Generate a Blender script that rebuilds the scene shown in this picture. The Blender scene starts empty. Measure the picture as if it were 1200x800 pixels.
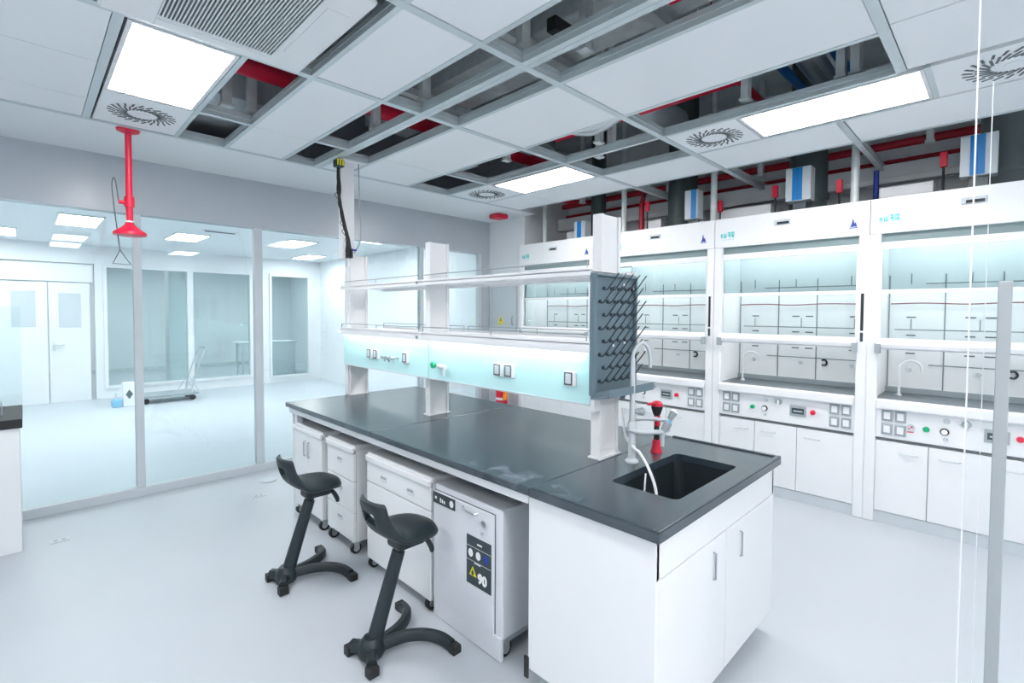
import bpy, bmesh, math, random
from mathutils import Vector, Matrix
random.seed(4)
S = bpy.context.scene
COL = S.collection
PI = math.pi

# ------------------------------------------------------------------ materials
def mat(name, col, rough=0.5, metal=0.0, spec=0.5, var=0.0, scale=8.0, bump=0.0, emit=None, coat=0.0):
    m = bpy.data.materials.new(name); m.use_nodes = True
    nt = m.node_tree; b = nt.nodes['Principled BSDF']
    b.inputs['Base Color'].default_value = (*col, 1)
    b.inputs['Roughness'].default_value = rough
    b.inputs['Metallic'].default_value = metal
    b.inputs['Specular IOR Level'].default_value = spec
    if coat: b.inputs['Coat Weight'].default_value = coat; b.inputs['Coat Roughness'].default_value = 0.15
    if emit:
        b.inputs['Emission Color'].default_value = (*emit[0], 1); b.inputs['Emission Strength'].default_value = emit[1]
    if var or bump:
        tc = nt.nodes.new('ShaderNodeTexCoord'); n = nt.nodes.new('ShaderNodeTexNoise')
        n.inputs['Scale'].default_value = scale; n.inputs['Detail'].default_value = 4
        nt.links.new(tc.outputs['Object'], n.inputs['Vector'])
        if var:
            r = nt.nodes.new('ShaderNodeValToRGB')
            r.color_ramp.elements[0].position = .3; r.color_ramp.elements[1].position = .7
            r.color_ramp.elements[0].color = (*[c*(1-var) for c in col], 1)
            r.color_ramp.elements[1].color = (*[min(1, c*(1+var)) for c in col], 1)
            nt.links.new(n.outputs['Fac'], r.inputs['Fac']); nt.links.new(r.outputs['Color'], b.inputs['Base Color'])
        if bump:
            bp = nt.nodes.new('ShaderNodeBump'); bp.inputs['Strength'].default_value = bump; bp.inputs['Distance'].default_value = .01
            nt.links.new(n.outputs['Fac'], bp.inputs['Height']); nt.links.new(bp.outputs['Normal'], b.inputs['Normal'])
    return m

def glass(name, tint, refl=0.8):
    m = bpy.data.materials.new(name); m.use_nodes = True
    nt = m.node_tree; nt.nodes.clear()
    o = nt.nodes.new('ShaderNodeOutputMaterial'); mx = nt.nodes.new('ShaderNodeMixShader')
    t = nt.nodes.new('ShaderNodeBsdfTransparent'); g = nt.nodes.new('ShaderNodeBsdfGlossy')
    t.inputs['Color'].default_value = (*tint, 1); g.inputs['Roughness'].default_value = 0.0
    g.inputs['Color'].default_value = (.9, .97, .98, 1)
    f = nt.nodes.new('ShaderNodeFresnel'); f.inputs['IOR'].default_value = 1.45
    k = nt.nodes.new('ShaderNodeMath'); k.operation = 'MULTIPLY'; k.inputs[1].default_value = refl
    nt.links.new(f.outputs[0], k.inputs[0]); nt.links.new(k.outputs[0], mx.inputs['Fac'])
    nt.links.new(t.outputs[0], mx.inputs[1]); nt.links.new(g.outputs[0], mx.inputs[2])
    nt.links.new(mx.outputs[0], o.inputs['Surface'])
    return m

def worktop_mat():
    m = mat('black_epoxy', (.040, .060, .078), .25, spec=.9)
    nt = m.node_tree; b = nt.nodes['Principled BSDF']
    tc = nt.nodes.new('ShaderNodeTexCoord'); geo = nt.nodes.new('ShaderNodeNewGeometry')
    n = nt.nodes.new('ShaderNodeTexNoise'); n.inputs['Scale'].default_value = 7; n.inputs['Detail'].default_value = 7; n.inputs['Distortion'].default_value = .6
    nt.links.new(geo.outputs['Position'], n.inputs['Vector'])
    # chalky dust wiped along the front edge of the top
    vm = nt.nodes.new('ShaderNodeVectorMath'); vm.operation = 'SUBTRACT'; vm.inputs[1].default_value = (1.53, 1.50, .88)
    nt.links.new(geo.outputs['Position'], vm.inputs[0])
    vs = nt.nodes.new('ShaderNodeVectorMath'); vs.operation = 'MULTIPLY'; vs.inputs[1].default_value = (10, 2.0, 1)
    nt.links.new(vm.outputs[0], vs.inputs[0])
    ln = nt.nodes.new('ShaderNodeVectorMath'); ln.operation = 'LENGTH'; nt.links.new(vs.outputs[0], ln.inputs[0])
    mr = nt.nodes.new('ShaderNodeMapRange'); mr.inputs['From Min'].default_value = 1.0; mr.inputs['From Max'].default_value = .2
    nt.links.new(ln.outputs['Value'], mr.inputs['Value'])
    nr = nt.nodes.new('ShaderNodeMapRange'); nr.inputs['From Min'].default_value = .48; nr.inputs['From Max'].default_value = .62
    nt.links.new(n.outputs['Fac'], nr.inputs['Value'])
    mu = nt.nodes.new('ShaderNodeMath'); mu.operation = 'MULTIPLY'; nt.links.new(mr.outputs[0], mu.inputs[0]); nt.links.new(nr.outputs[0], mu.inputs[1])
    mx = nt.nodes.new('ShaderNodeMix'); mx.data_type = 'RGBA'
    mx.inputs[6].default_value = (.040, .060, .078, 1); mx.inputs[7].default_value = (.21, .24, .29, 1)
    nt.links.new(mu.outputs[0], mx.inputs[0]); nt.links.new(mx.outputs[2], b.inputs['Base Color'])
    return m

LC = (1.0, .945, .93)
M = {}
M['floor'] = mat('epoxy_floor', (.52, .57, .62), .42, var=.02, scale=1.2, spec=.5)
M['winecable'] = mat('dark_wine_cable', (.16, .02, .04), .5, var=.03)
M['barsteel'] = mat('satin_bar', (.36, .40, .42), .45, metal=.3, var=.02)
M['cabgrey'] = mat('light_grey_powder_coat', (.68, .72, .77), .35, var=.008, scale=3)
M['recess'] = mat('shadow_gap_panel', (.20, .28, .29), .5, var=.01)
M['liftrail'] = mat('pale_grey_rod', (.22, .26, .28), .4, metal=.3, var=.02)
M['white'] = mat('white_laminate', (.80, .83, .855), .38, var=.008, scale=3)
M['metalwhite'] = mat('white_powder_coat', (.81, .835, .86), .32, var=.008, scale=3)
M['panel'] = mat('ceiling_board', (.86, .90, .93), .6, bump=.03, scale=60)
M['wall'] = mat('wall_paint', (.80, .84, .87), .55, bump=.02, scale=40)
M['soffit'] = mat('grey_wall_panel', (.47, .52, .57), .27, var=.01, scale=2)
M['slab'] = mat('concrete_slab', (.47, .56, .58), .8, var=.12, scale=3, bump=.2)
M['rail'] = mat('aluminium_rail', (.58, .66, .69), .35, metal=.15, var=.03, scale=10)
M['steel'] = mat('galvanised_steel', (.66, .72, .74), .4, metal=.1, var=.1, scale=12)
M['darksteel'] = mat('dark_duct', (.07, .095, .10), .5, metal=.2, var=.1, scale=6)
M['silver'] = mat('brushed_steel', (.62, .66, .68), .3, metal=.9, var=.03, scale=30)
M['chrome'] = mat('chrome', (.8, .83, .85), .12, metal=1.0, var=.01)
M['black'] = mat('black_plastic', (.012, .023, .029), .42, bump=.05, scale=200)
M['rubber'] = mat('black_rubber', (.015, .018, .02), .6, var=.05)
M['charcoal'] = mat('charcoal_sticker', (.035, .055, .065), .45, var=.03)
M['darkgrey'] = mat('dark_grey_worksurface', (.10, .125, .14), .35, var=.05)
M['grey'] = mat('grey_plastic', (.33, .38, .41), .4, var=.02)
M['lightgrey'] = mat('light_grey_plastic', (.55, .61, .65), .4, var=.02)
M['peg'] = mat('slate_blue_plastic', (.13, .195, .235), .42, var=.03, scale=20)
M['pegdark'] = mat('dark_peg', (.025, .04, .055), .4, var=.03)
M['red'] = mat('red_paint', (.72, .012, .055), .35, var=.03)
M['darkred'] = mat('red_pipe_paint', (.50, .012, .04), .4, var=.06)
M['blue'] = mat('blue_plastic', (.0, .20, .55), .4, var=.03)
M['navy'] = mat('navy_print', (.02, .05, .33), .5, var=.02)
M['cyan'] = mat('cyan_print', (.0, .58, .60), .5, var=.02)
M['paleblue'] = mat('pale_blue_plastic', (.22, .52, .75), .4, var=.02)
M['green'] = mat('green_plastic', (.0, .38, .17), .4, var=.02)
M['yellow'] = mat('yellow_sticker', (.78, .70, .03), .5, var=.02)
M['orange'] = mat('orange_plastic', (.85, .25, .02), .4, var=.02)
M['ink'] = mat('white_print', (.85, .88, .9), .5, var=.01)
M['seam'] = mat('dark_joint', (.10, .12, .13), .6, var=.05)
M['liner'] = mat('hood_liner', (.86, .88, .895), .4, var=.01)
M['teal'] = mat('teal_glass_panel', (.52, .82, .84), .2, var=.005, coat=.4)
M['sink'] = mat('black_sink', (.018, .028, .033), .4, var=.05)
M['epoxy'] = worktop_mat()
M['glass'] = glass('partition_glass', (.915, .978, .982), .8)
M['hoodglass'] = glass('sash_glass', (.94, .972, .972), .8)
M['reflectglass'] = glass('sash_glass_painted_reflection', (.62, .70, .71), .8)  # dark tint paints the grey soffit reflection into the glass colour
M['doorglass'] = glass('door_glass', (.985, .992, .994), .5)
M['lamp'] = mat('lamp_diffuser', (.9, .9, .9), .5, emit=(LC, 17.0), var=.001)
M['lamp2'] = mat('corridor_lamp', (.9, .9, .9), .5, emit=(LC, 15.5), var=.001)
M['led'] = mat('led_strip', (.9, .9, .9), .5, emit=((.9, .99, 1), 9.0), var=.001)
M['hoodfill'] = mat('hood_fill_emitter', (.9, .9, .9), .5, emit=((1, .985, .975), 4.4), var=.001)  # emission for the plate added to brighten the hood interior

# ------------------------------------------------------------------ mesh helpers
def BM(): return bmesh.new()
def box(bm, x0, x1, y0, y1, z0, z1):
    v = [bm.verts.new(p) for p in ((x0,y0,z0),(x1,y0,z0),(x1,y1,z0),(x0,y1,z0),(x0,y0,z1),(x1,y0,z1),(x1,y1,z1),(x0,y1,z1))]
    for f in ((3,2,1,0),(4,5,6,7),(0,1,5,4),(1,2,6,5),(2,3,7,6),(3,0,4,7)):
        bm.faces.new([v[i] for i in f])
    return bm
def frame_axes(d):
    d = Vector(d).normalized(); a = Vector((0,0,1)) if abs(d.z) < .9 else Vector((1,0,0))
    u = d.cross(a).normalized(); return d, u, d.cross(u).normalized()
def rings(bm, rr, cap=True, closed=False):
    for a, b in zip(rr, rr[1:] + ([rr[0]] if closed else [])):
        n = len(a)
        for i in range(n): bm.faces.new((a[i], a[(i+1)%n], b[(i+1)%n], b[i]))
    if cap and not closed:
        bm.faces.new(rr[0][::-1]); bm.faces.new(rr[-1])
def cyl(bm, p0, p1, r0, r1=None, n=20):
    r1 = r0 if r1 is None else r1
    p0, p1 = Vector(p0), Vector(p1); d, u, w = frame_axes(p1-p0)
    rr = [[bm.verts.new(p + u*(r*math.cos(2*PI*i/n)) + w*(r*math.sin(2*PI*i/n))) for i in range(n)] for p, r in ((p0,r0),(p1,r1))]
    rings(bm, rr); return bm
def smooth_path(pts, k=6):
    pts = [Vector(p) for p in pts]; out = []
    for i in range(len(pts)-1):
        a = pts[max(0,i-1)]; b = pts[i]; c = pts[i+1]; d = pts[min(len(pts)-1,i+2)]
        for j in range(k):
            t = j/k
            out.append(.5*((2*b)+(c-a)*t+(2*a-5*b+4*c-d)*t*t+(3*b-a-3*c+d)*t**3))
    out.append(pts[-1]); return out
def tube(bm, pts, r, n=10, k=6, sm=True, closed=False, scl=None):
    P = smooth_path(pts, k) if sm else [Vector(p) for p in pts]
    rr = []; u = None
    for i, p in enumerate(P):
        if closed: d = P[(i+1)%len(P)] - P[i-1]
        else: d = P[min(i+1, len(P)-1)] - P[max(i-1, 0)]
        d.normalize()
        if u is None: _, u, w = frame_axes(d)
        else:
            u = (u - d*u.dot(d)).normalized(); w = d.cross(u)
        R = r(i/(len(P)-1)) if callable(r) else r
        s = scl or (1, 1)
        rr.append([bm.verts.new(p + u*(R*s[0]*math.cos(2*PI*j/n)) + w*(R*s[1]*math.sin(2*PI*j/n))) for j in range(n)])
    rings(bm, rr, closed=closed); return bm
def lathe(bm, prof, c, axis=(0,0,1), n=28):
    d, u, w = frame_axes(axis); c = Vector(c); rr = []
    for r, h in prof:
        r = max(r, 1e-4)
        rr.append([bm.verts.new(c + d*h + u*(r*math.cos(2*PI*i/n)) + w*(r*math.sin(2*PI*i/n))) for i in range(n)])
    rings(bm, rr); return bm
def prism(bm, poly, o, u, v, t):
    """polygon (a,b) -> o+a*u+b*v, extruded along vector t"""
    o, u, v, t = map(Vector, (o, u, v, t))
    A = [bm.verts.new(o+u*a+v*b) for a, b in poly]; B = [bm.verts.new(o+u*a+v*b+t) for a, b in poly]
    bm.faces.new(A); bm.faces.new(B[::-1]); n = len(poly)
    for i in range(n): bm.faces.new((A[i], B[i], B[(i+1)%n], A[(i+1)%n]))
    return bm
def rrect(w, h, r, n=5, cx=0, cy=0):
    out = []
    for k, (sx, sy) in enumerate(((1,1),(-1,1),(-1,-1),(1,-1))):
        for i in range(n+1):
            a = PI/2*k + PI/2*i/n
            out.append((cx+sx*(w/2-r)+r*math.cos(a), cy+sy*(h/2-r)+r*math.sin(a)))
    return out

BASE = {}
def build(name, bm, m, parent=None, bevel=0.0, smooth=False, loc=None):
    me = bpy.data.meshes.new(name); o = bpy.data.objects.new(name, me); COL.objects.link(o)
    bmesh.ops.recalc_face_normals(bm, faces=bm.faces)
    base = Vector((0,0,0))
    if parent is not None: base = BASE[parent.name]; o.parent = parent
    elif loc is not None: base = Vector(loc); o.location = base
    if base.length: bmesh.ops.translate(bm, verts=bm.verts, vec=-base)
    bm.to_mesh(me); bm.free(); me.materials.append(M[m])
    BASE[o.name] = base
    if smooth:
        me.shade_smooth()
        try: me.set_sharp_from_angle(angle=math.radians(40))
        except Exception: pass
    if bevel:
        b = o.modifiers.new('bevel', 'BEVEL'); b.width = bevel; b.segments = 2; b.limit_method = 'ANGLE'; b.angle_limit = math.radians(40)
    return o
def tag(o, label, cat, group=None):
    o['label'] = label; o['category'] = cat
    if group: o['group'] = group
    return o
def thing(name, label, cat, loc, group=None):
    o = bpy.data.objects.new(name, None); COL.objects.link(o); o.location = loc; o.empty_display_size = .1
    BASE[o.name] = Vector(loc); return tag(o, label, cat, group)
def struct(name, bm, m, parent=None, bevel=0):
    o = build(name, bm, m, parent, bevel)
    if parent is None: o['kind'] = 'structure'
    return o
def one(name, bm, m, label, cat, group=None, bevel=0, smooth=False, loc=None):
    return tag(build(name, bm, m, None, bevel, smooth, loc), label, cat, group)
def dup(root, loc, label, rz=0.0):
    def rec(o, parent):
        c = o.copy(); COL.objects.link(c)
        if parent is not None: c.parent = parent
        for ch in list(o.children): rec(ch, c)
        return c
    c = rec(root, None); c.location = loc; c.rotation_euler.z += rz; c['label'] = label
    return c
def B(*a): return box(BM(), *a)

# ------------------------------------------------------------------ camera
F, CX, CY = 575.2331, 600.0, 384.417
yaw, pit, rol = [math.radians(a) for a in (45.1785, 1.86386, -0.29874)]
CAMZ = 1.6
f = Vector((math.cos(yaw)*math.cos(pit), math.sin(yaw)*math.cos(pit), -math.sin(pit)))
rt = Vector((math.sin(yaw), -math.cos(yaw), 0)); dn = f.cross(rt)
R = rt*math.cos(rol) + dn*math.sin(rol); D = -rt*math.sin(rol) + dn*math.cos(rol)
cd = bpy.data.cameras.new('camera'); cam = bpy.data.objects.new('camera', cd); COL.objects.link(cam)
cam.matrix_world = Matrix(((R.x, -D.x, -f.x, 0), (R.y, -D.y, -f.y, 0), (R.z, -D.z, -f.z, CAMZ), (0, 0, 0, 1)))
cd.sensor_fit = 'HORIZONTAL'; cd.sensor_width = 36; cd.lens = F/1200*36
cd.shift_y = (CY-400)/1200; cd.clip_start = .05
S.camera = cam

# ------------------------------------------------------------------ room shell
CZ = 2.87
struct('floor', B(-2.2, 6.2, -2.6, 16.5, -.1, 0), 'floor')
struct('ceiling', B(-2.2, 5.8, -2.6, 5.4, 3.9, 4.0), 'slab')
struct('wall_right', B(5.65, 5.8, -2.6, 5.4, 0, 3.9), 'wall')
struct('wall_left', B(-2.2, -2.05, -2.6, 5.4, 0, 3.9), 'wall')
struct('wall_front', B(-2.2, 5.8, -2.7, -2.55, 0, 3.9), 'wall')
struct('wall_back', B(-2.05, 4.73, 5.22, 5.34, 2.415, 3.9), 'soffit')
struct('wall_corner', B(4.73, 5.65, 4.53, 5.4, 0, 3.9), 'wall')
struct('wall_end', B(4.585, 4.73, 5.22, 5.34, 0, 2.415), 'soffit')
struct('trim_1', B(-2.05, 4.73, 4.335, 5.22, CZ, CZ+.03), 'panel')           # flat band of ceiling along the glass
struct('trim_2', B(-2.05, 4.585, 5.205, 5.30, 0, .075), 'lightgrey', bevel=.004)   # plinth under the glass
mull = [-2.0, -1.232, -.27, .692, 1.654, 2.617, 3.58, 4.56]
for i, x in enumerate(mull):
    w = .03 if i != 4 else .038
    struct('trim_%d' % (3+i), B(x-w, x+w, 5.225, 5.285, .075, 2.415), 'lightgrey', bevel=.004)
for i in range(len(mull)-1):
    struct('window_%d' % (i+1), B(mull[i]+.03, mull[i+1]-.03, 5.252, 5.262, .075, 2.415), 'glass')

# corridor behind the glass and the room beyond it
struct('wall_corridor_right', B(5.0, 5.12, 5.4, 11.5, 0, 2.9), 'wall')
struct('wall_corridor_left', B(-2.2, -2.05, 5.4, 16.4, 0, 2.9), 'wall')
struct('ceiling_corridor', B(-2.05, 5.0, 5.34, 11.5, 2.75, 2.85), 'wall')
struct('ceiling_beyond', B(-2.05, 6.2, 11.62, 16.4, 2.75, 2.85), 'wall')
struct('wall_far', B(-2.05, 6.2, 16.2, 16.4, 0, 2.9), 'wall')
struct('wall_beyond_right', B(6.05, 6.2, 11.5, 16.4, 0, 2.9), 'wall')
W = BM()   # partition wall with door opening and window openings
for a in ((-2.05, -.55, 0, 2.75), (-.55, .95, 2.42, 2.75), (.90, 1.02, 0, 2.42), (.95, 5.0, 2.42, 2.75), (1.02, 3.5, 0, .17), (3.5, 3.85, 0, 2.42), (3.85, 4.75, 0, .1), (4.75, 5.0, 0, 2.42)):
    box(W, a[0], a[1], 11.5, 11.62, a[2], a[3])
struct('wall_corridor_end', W, 'white')
dl = struct('door_1', B(-.54, .28, 11.485, 11.53, .0, 2.07), 'white', bevel=.004)
struct('door_pane', B(-.155, .137, 11.475, 11.49, 1.31, 1.92), 'lightgrey', dl)
dr = struct('door_2', B(.295, .83, 11.485, 11.53, .0, 2.07), 'white', bevel=.004)
struct('door_pane', B(.42, .71, 11.475, 11.49, 1.30, 1.89), 'lightgrey', dr)
h = BM(); box(h, .335, .365, 11.46, 11.486, .9, 1.06); cyl(h, (.35, 11.44, 1.0), (.49, 11.44, 1.0), .012); cyl(h, (.35, 11.48, 1.0), (.35, 11.44, 1.0), .012)
struct('door_handle', h, 'steel', dr)
struct('trim_20', B(-.54, .88, 11.495, 11.53, 2.09, 2.40), 'white', bevel=.004)
for i, (x0, x1, z0) in enumerate(((1.02, 2.36, .17), (2.36, 3.5, .17), (3.85, 4.75, .1))):
    w = BM()
    for a in ((x0, x1, z0, z0+.05), (x0, x1, 2.37, 2.42), (x0, x0+.05, z0+.05, 2.37), (x1-.05, x1, z0+.05, 2.37)): box(w, a[0], a[1], 11.47, 11.6, a[2], a[3])
    o = struct('window_%d' % (10+i), w, 'white')
    struct('pane', B(x0+.05, x1-.05, 11.54, 11.55, z0+.05, 2.37), 'glass', o)
rd = struct('door_3', B(4.96, 5.0, 9.4, 11.2, 0, 2.3), 'white', bevel=.004)
h = BM(); box(h, 4.94, 4.962, 11.0, 11.04, .98, 1.3); cyl(h, (4.92, 11.02, 1.13), (4.92, 11.17, 1.13), .012); cyl(h, (4.962, 11.02, 1.13), (4.915, 11.02, 1.13), .012)
struct('door_handle', h, 'steel', rd)
struct('trim_21', B(-2.05, 6.2, 16.16, 16.2, 0, .09), 'steel')
one('column', B(2.15, 2.55, 12.35, 12.75, 0, 2.75), 'white', 'white square column standing in the room beyond the far glazing', 'column', bevel=.005)

def ceiling_light(x0, x1, y0, y1, z, label, group, m='lamp'):
    t = thing('ceiling_light', label, 'ceiling light', ((x0+x1)/2, (y0+y1)/2, z), group)
    b = BM()
    for a in ((x0, x1, y0, y0+.02), (x0, x1, y1-.02, y1), (x0, x0+.02, y0+.02, y1-.02), (x1-.02, x1, y0+.02, y1-.02)): box(b, a[0], a[1], a[2], a[3], z-.004, z+.05)
    box(b, x0, x1, y0, y1, z+.05, z+.07)
    build('frame', b, 'metalwhite', t)
    build('diffuser', B(x0+.02, x1-.02, y0+.02, y1-.02, z-.001, z+.01), m, t)
    return t
for (x0, x1, y0, y1, lab) in ((.30, .74, 7.9, 8.9, 'flat ceiling light behind the glass above the double door, left of the red shower'),
        (1.6, 2.05, 8.6, 9.5, 'flat ceiling light behind the second glass pane from the left'),
        (3.05, 3.5, 8.1, 9.1, 'flat ceiling light behind the third glass pane, left of the white service column'),
        (-.5, -.05, 9.8, 10.8, 'flat ceiling light behind the glass at the left edge of the photo'),
        (4.1, 4.5, 10.0, 10.9, 'flat ceiling light deep in the corridor near the right side door'),
        (3.9, 4.3, 6.6, 7.5, 'flat ceiling light in the corridor nearest the right end of the glass'),
        (-1.3, -.85, 6.6, 7.5, 'flat ceiling light in the corridor outside the left edge')):
    ceiling_light(x0, x1, y0, y1, 2.735, lab, 'corridor ceiling lights', 'lamp2')
for (x0, lab) in ((1.2, 'ceiling light of the room beyond the far glazing, on the left'), (4.2, 'ceiling light of the room beyond the far glazing, on the right')):
    ceiling_light(x0, x0+.5, 13.3, 14.5, 2.735, lab, 'ceiling lights of the far room', 'lamp2')

vt = thing('slot_vent', 'black slot vent in the corridor ceiling right of the red shower head', 'vent', (2.0, 8.2, 2.74), None)
build('slot', B(1.86, 2.25, 8.10, 8.14, 2.735, 2.75), 'rubber', vt)
build('frame', B(1.82, 2.29, 8.06, 8.18, 2.743, 2.751), 'metalwhite', vt)

# platform trolley and boxes behind the glass
ct = thing('platform_trolley', 'flat platform trolley with a folding tube handle behind the glass', 'trolley', (1.75, 10.5, 0))
build('deck', B(1.36, 2.2, 10.2, 10.75, .10, .14), 'grey', ct, .006)
hb = BM()
for y in (10.25, 10.7): tube(hb, [(2.10, y, .13), (2.18, y, .5), (2.33, y, .9)], .014)
tube(hb, [(2.33, 10.25, .9), (2.35, 10.48, .93), (2.33, 10.7, .9)], .014)
build('handle', hb, 'silver', ct, smooth=True)
hb = BM()
for y in (10.25, 10.7):
    tube(hb, [(1.98, y, .14), (2.16, y, .45)], .008); tube(hb, [(2.22, y, .14), (2.08, y, .42)], .008)
build('brace', hb, 'silver', ct, smooth=True)
for x in (1.44, 2.12):
    for y in (10.27, 10.68):
        w = BM(); cyl(w, (x, y-.015, .05), (x, y+.015, .05), .05); box(w, x-.02, x+.02, y-.02, y+.02, .07, .1)
        build('caster', w, 'rubber', ct, smooth=True)
cb = thing('carton', 'white carton with a black symbol standing left of the trolley', 'box', (1.2, 10.35, 0))
build('body', B(1.14, 1.30, 10.27, 10.45, 0, .39), 'ink', cb, .004)
d_ = BM(); prism(d_, [(-.05, 0), (0, .08), (.05, 0), (0, -.08)], (1.22, 10.265, .2), (1, 0, 0), (0, 0, 1), (0, .004, 0)); build('symbol', d_, 'darkgrey', cb)
cb = thing('water_canister', 'small pale blue canister on the floor at the left end of the trolley', 'canister', (1.05, 10.3, 0))
build('body', B(.99, 1.12, 10.25, 10.4, 0, .13), 'paleblue', cb, .015)
k = BM(); cyl(k, (1.05, 10.32, .13), (1.05, 10.32, .22), .02, .012); build('cap', k, 'lightgrey', cb, smooth=True)
tb = thing('side_table', 'white table standing in the room behind the far glazing', 'table', (4.4, 13.3, 0))
build('tabletop', B(3.7, 5.05, 13.0, 13.6, .80, .83), 'white', tb, .004)
build('cabinet', B(4.45, 5.0, 13.05, 13.55, .0, .80), 'white', tb, .004)
for y in (13.05, 13.52): build('leg', B(3.74, 3.78, y, y+.04, 0, .80), 'white', tb)

# door of the corner wall with warning sign
dd = struct('door_4', B(4.705, 4.735, 4.66, 5.18, .02, 1.955), 'lightgrey', bevel=.004)
sg = BM(); prism(sg, [(-.055, -.045), (.055, -.045), (0, .05)], (4.700, 4.95, 1.50), (0, 1, 0), (0, 0, 1), (.005, 0, 0)); box(sg, 4.700, 4.705, 4.895, 5.005, 1.425, 1.448)
struct('warning_sticker', sg, 'yellow', dd)
sg = BM(); prism(sg, [(-.008, -.02), (.008, -.02), (.004, .02), (-.004, .02)], (4.698, 4.95, 1.495), (0, 1, 0), (0, 0, 1), (.003, 0, 0)); struct('warning_mark', sg, 'charcoal', dd)
sg = BM(); tube(sg, [(4.70, 4.715, 1.43), (4.68, 4.715, 1.44), (4.68, 4.715, 1.53), (4.70, 4.715, 1.54)], .008, sm=False); struct('door_handle', sg, 'grey', dd)
ey_ = 4.77
fe = thing('fire_extinguisher', 'red fire cylinder with white band and orange nozzle below the corner door', 'fire extinguisher', (4.55, ey_, 0))
b = BM(); lathe(b, [(.06, 0), (.078, .02), (.08, .05), (.08, .56), (.065, .61), (.03, .64)], (4.55, ey_, 0)); build('cylinder', b, 'red', fe, smooth=True)
b = BM(); lathe(b, [(.0805, .425), (.0815, .43), (.0815, .452), (.0805, .457)], (4.55, ey_, 0)); build('label_band', b, 'ink', fe, smooth=True)
b = BM(); cyl(b, (4.55, ey_, .64), (4.55, ey_, .68), .02); tube(b, [(4.55, ey_, .67), (4.53, ey_-.09, .66), (4.51, ey_-.12, .56), (4.50, ey_-.12, .44)], lambda t: .016+.022*t); build('nozzle', b, 'orange', fe, smooth=True)

# ------------------------------------------------------------------ suspended ceiling
tn = [30]
def rail(x0, x1, y0, y1, z0=CZ-.006, z1=CZ+.062, fl=.0):
    b = BM(); box(b, x0, x1, y0, y1, z0, z0+.012)
    if x1-x0 < y1-y0:
        c = (x0+x1)/2; w = (x1-x0)/2-.006; box(b, c-w, c+w, y0, y1, z0+.012, z1)
        box(b, c-w-.004, c+w+.004, y0, y1, z0+.034, z0+.040)
    else:
        c = (y0+y1)/2; w = (y1-y0)/2-.006; box(b, x0, x1, c-w, c+w, z0+.012, z1)
        box(b, x0, x1, c-w-.004, c+w+.004, z0+.034, z0+.040)
    tn[0] += 1; struct('trim_%d' % tn[0], b, 'rail')
YR = [-2.55, .42, 1.79, 2.69, 4.335]
for y in (2.69, 1.79, .42): rail(-2.05, 5.64 if y > 1 else 3.283, y-.022, y+.022)
rail(3.31, 3.815, .307, .333)
rail(3.84, 5.64, .79, .83)
rail(-2.05, 4.4, 4.30, 4.335)
def yrail(x, w, y0, y1): rail(x-w, x+w, y0, y1, CZ-.005, CZ+.058)
for y0, y1 in ((2.712, 4.30), (1.812, 2.668), (.442, 1.768), (-2.55, .398)):
    yrail(1.838, .018, y0, y1); yrail(1.876, .018, y0, y1)
yrail(.312, .02, 2.712, 4.30)
for x in (.808, 1.135, 1.56, 2.135, 2.775, 3.295, 3.83):
    for y0, y1 in ((2.712, 4.30), (1.812, 2.668), (.442, 1.768)):
        if x < 1 and y0 < 2.5: continue
        if x == 3.83 and False: continue
        yrail(x, .014, y0, y1)
rail(4.385, 4.405, -2.55, 4.335)
for x0, x1 in ((.822, 1.121), (1.574, 1.82), (2.789, 3.281)): rail(x0, x1, 3.655, 3.69)
rail(1.894, 2.121, 3.89, 3.915)

def panel(x0, x1, y0, y1, label):
    return one('ceiling_panel', B(x0, x1, y0, y1, CZ-.002, CZ+.018), 'panel', label, 'ceiling panel', 'white ceiling panels', bevel=.003, loc=((x0+x1)/2, (y0+y1)/2, CZ))
g = .004
for a in ((-.9, .29, 2.715, 3.305, 'white ceiling panel in the top left corner, nearest to the camera left of the square light'),
          (-.9, .29, 3.313, 3.915, 'white ceiling panel left of the perforated diffuser, second from the top left corner'),
          (-.9, .29, 3.923, 4.298, 'narrow white ceiling panel left of the red shower pipe, against the flat band'),
          (1.15, 1.546, 2.715, 3.69, 'white ceiling panel right of the opening beside the square light'),
          (1.15, 1.546, 3.698, 4.298, 'short white ceiling panel between two small openings, left of the service column'),
          (1.15, 1.546, 1.815, 2.665, 'white ceiling panel right of the air conditioner cassette'),
          (1.15, 1.546, .445, 1.765, 'white ceiling panel at the top middle edge of the photo'),
          (2.15, 2.761, 2.715, 3.69, 'white ceiling panel above the middle of the bench shelves, beyond the second cross rail'),
          (2.15, 2.761, 3.698, 4.298, 'white ceiling panel right of the service column, against the flat band'),
          (1.895, 2.12, 3.92, 4.298, 'small white ceiling panel directly behind the service column'),
          (2.15, 2.761, 1.815, 2.665, 'white ceiling panel in the centre of the ceiling between two cross rails'),
          (2.15, 2.761, .445, 1.765, 'long white ceiling panel left of the opening with the red pipe and silver duct'),
          (3.845, 4.384, 2.715, 3.69, 'white edge panel right of the far small light, over the far fume hoods'),
          (3.845, 4.384, 3.698, 4.298, 'white edge panel at the far corner of the ceiling'),
          (3.845, 4.384, 1.815, 2.665, 'white edge panel left of the right hand diffuser, over the second fume hood'),
          (3.845, 4.384, .835, 1.765, 'white edge panel beside the long right hand ceiling light, its left half'),
          (3.845, 4.384, -.5, .785, 'white edge panel beside the long right hand ceiling light, towards the right edge of the photo'),
          (2.15, 2.715, -1.2, .395, 'white ceiling panel at the top right edge, left of the joint near the glass door line'),
          (2.725, 3.275, -1.2, .395, 'white ceiling panel right of the long light, beside the corner diffuser'),
          (1.15, 1.82, -1.2, .395, 'white ceiling panel above the glass door'),):
    panel(*a)
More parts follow.
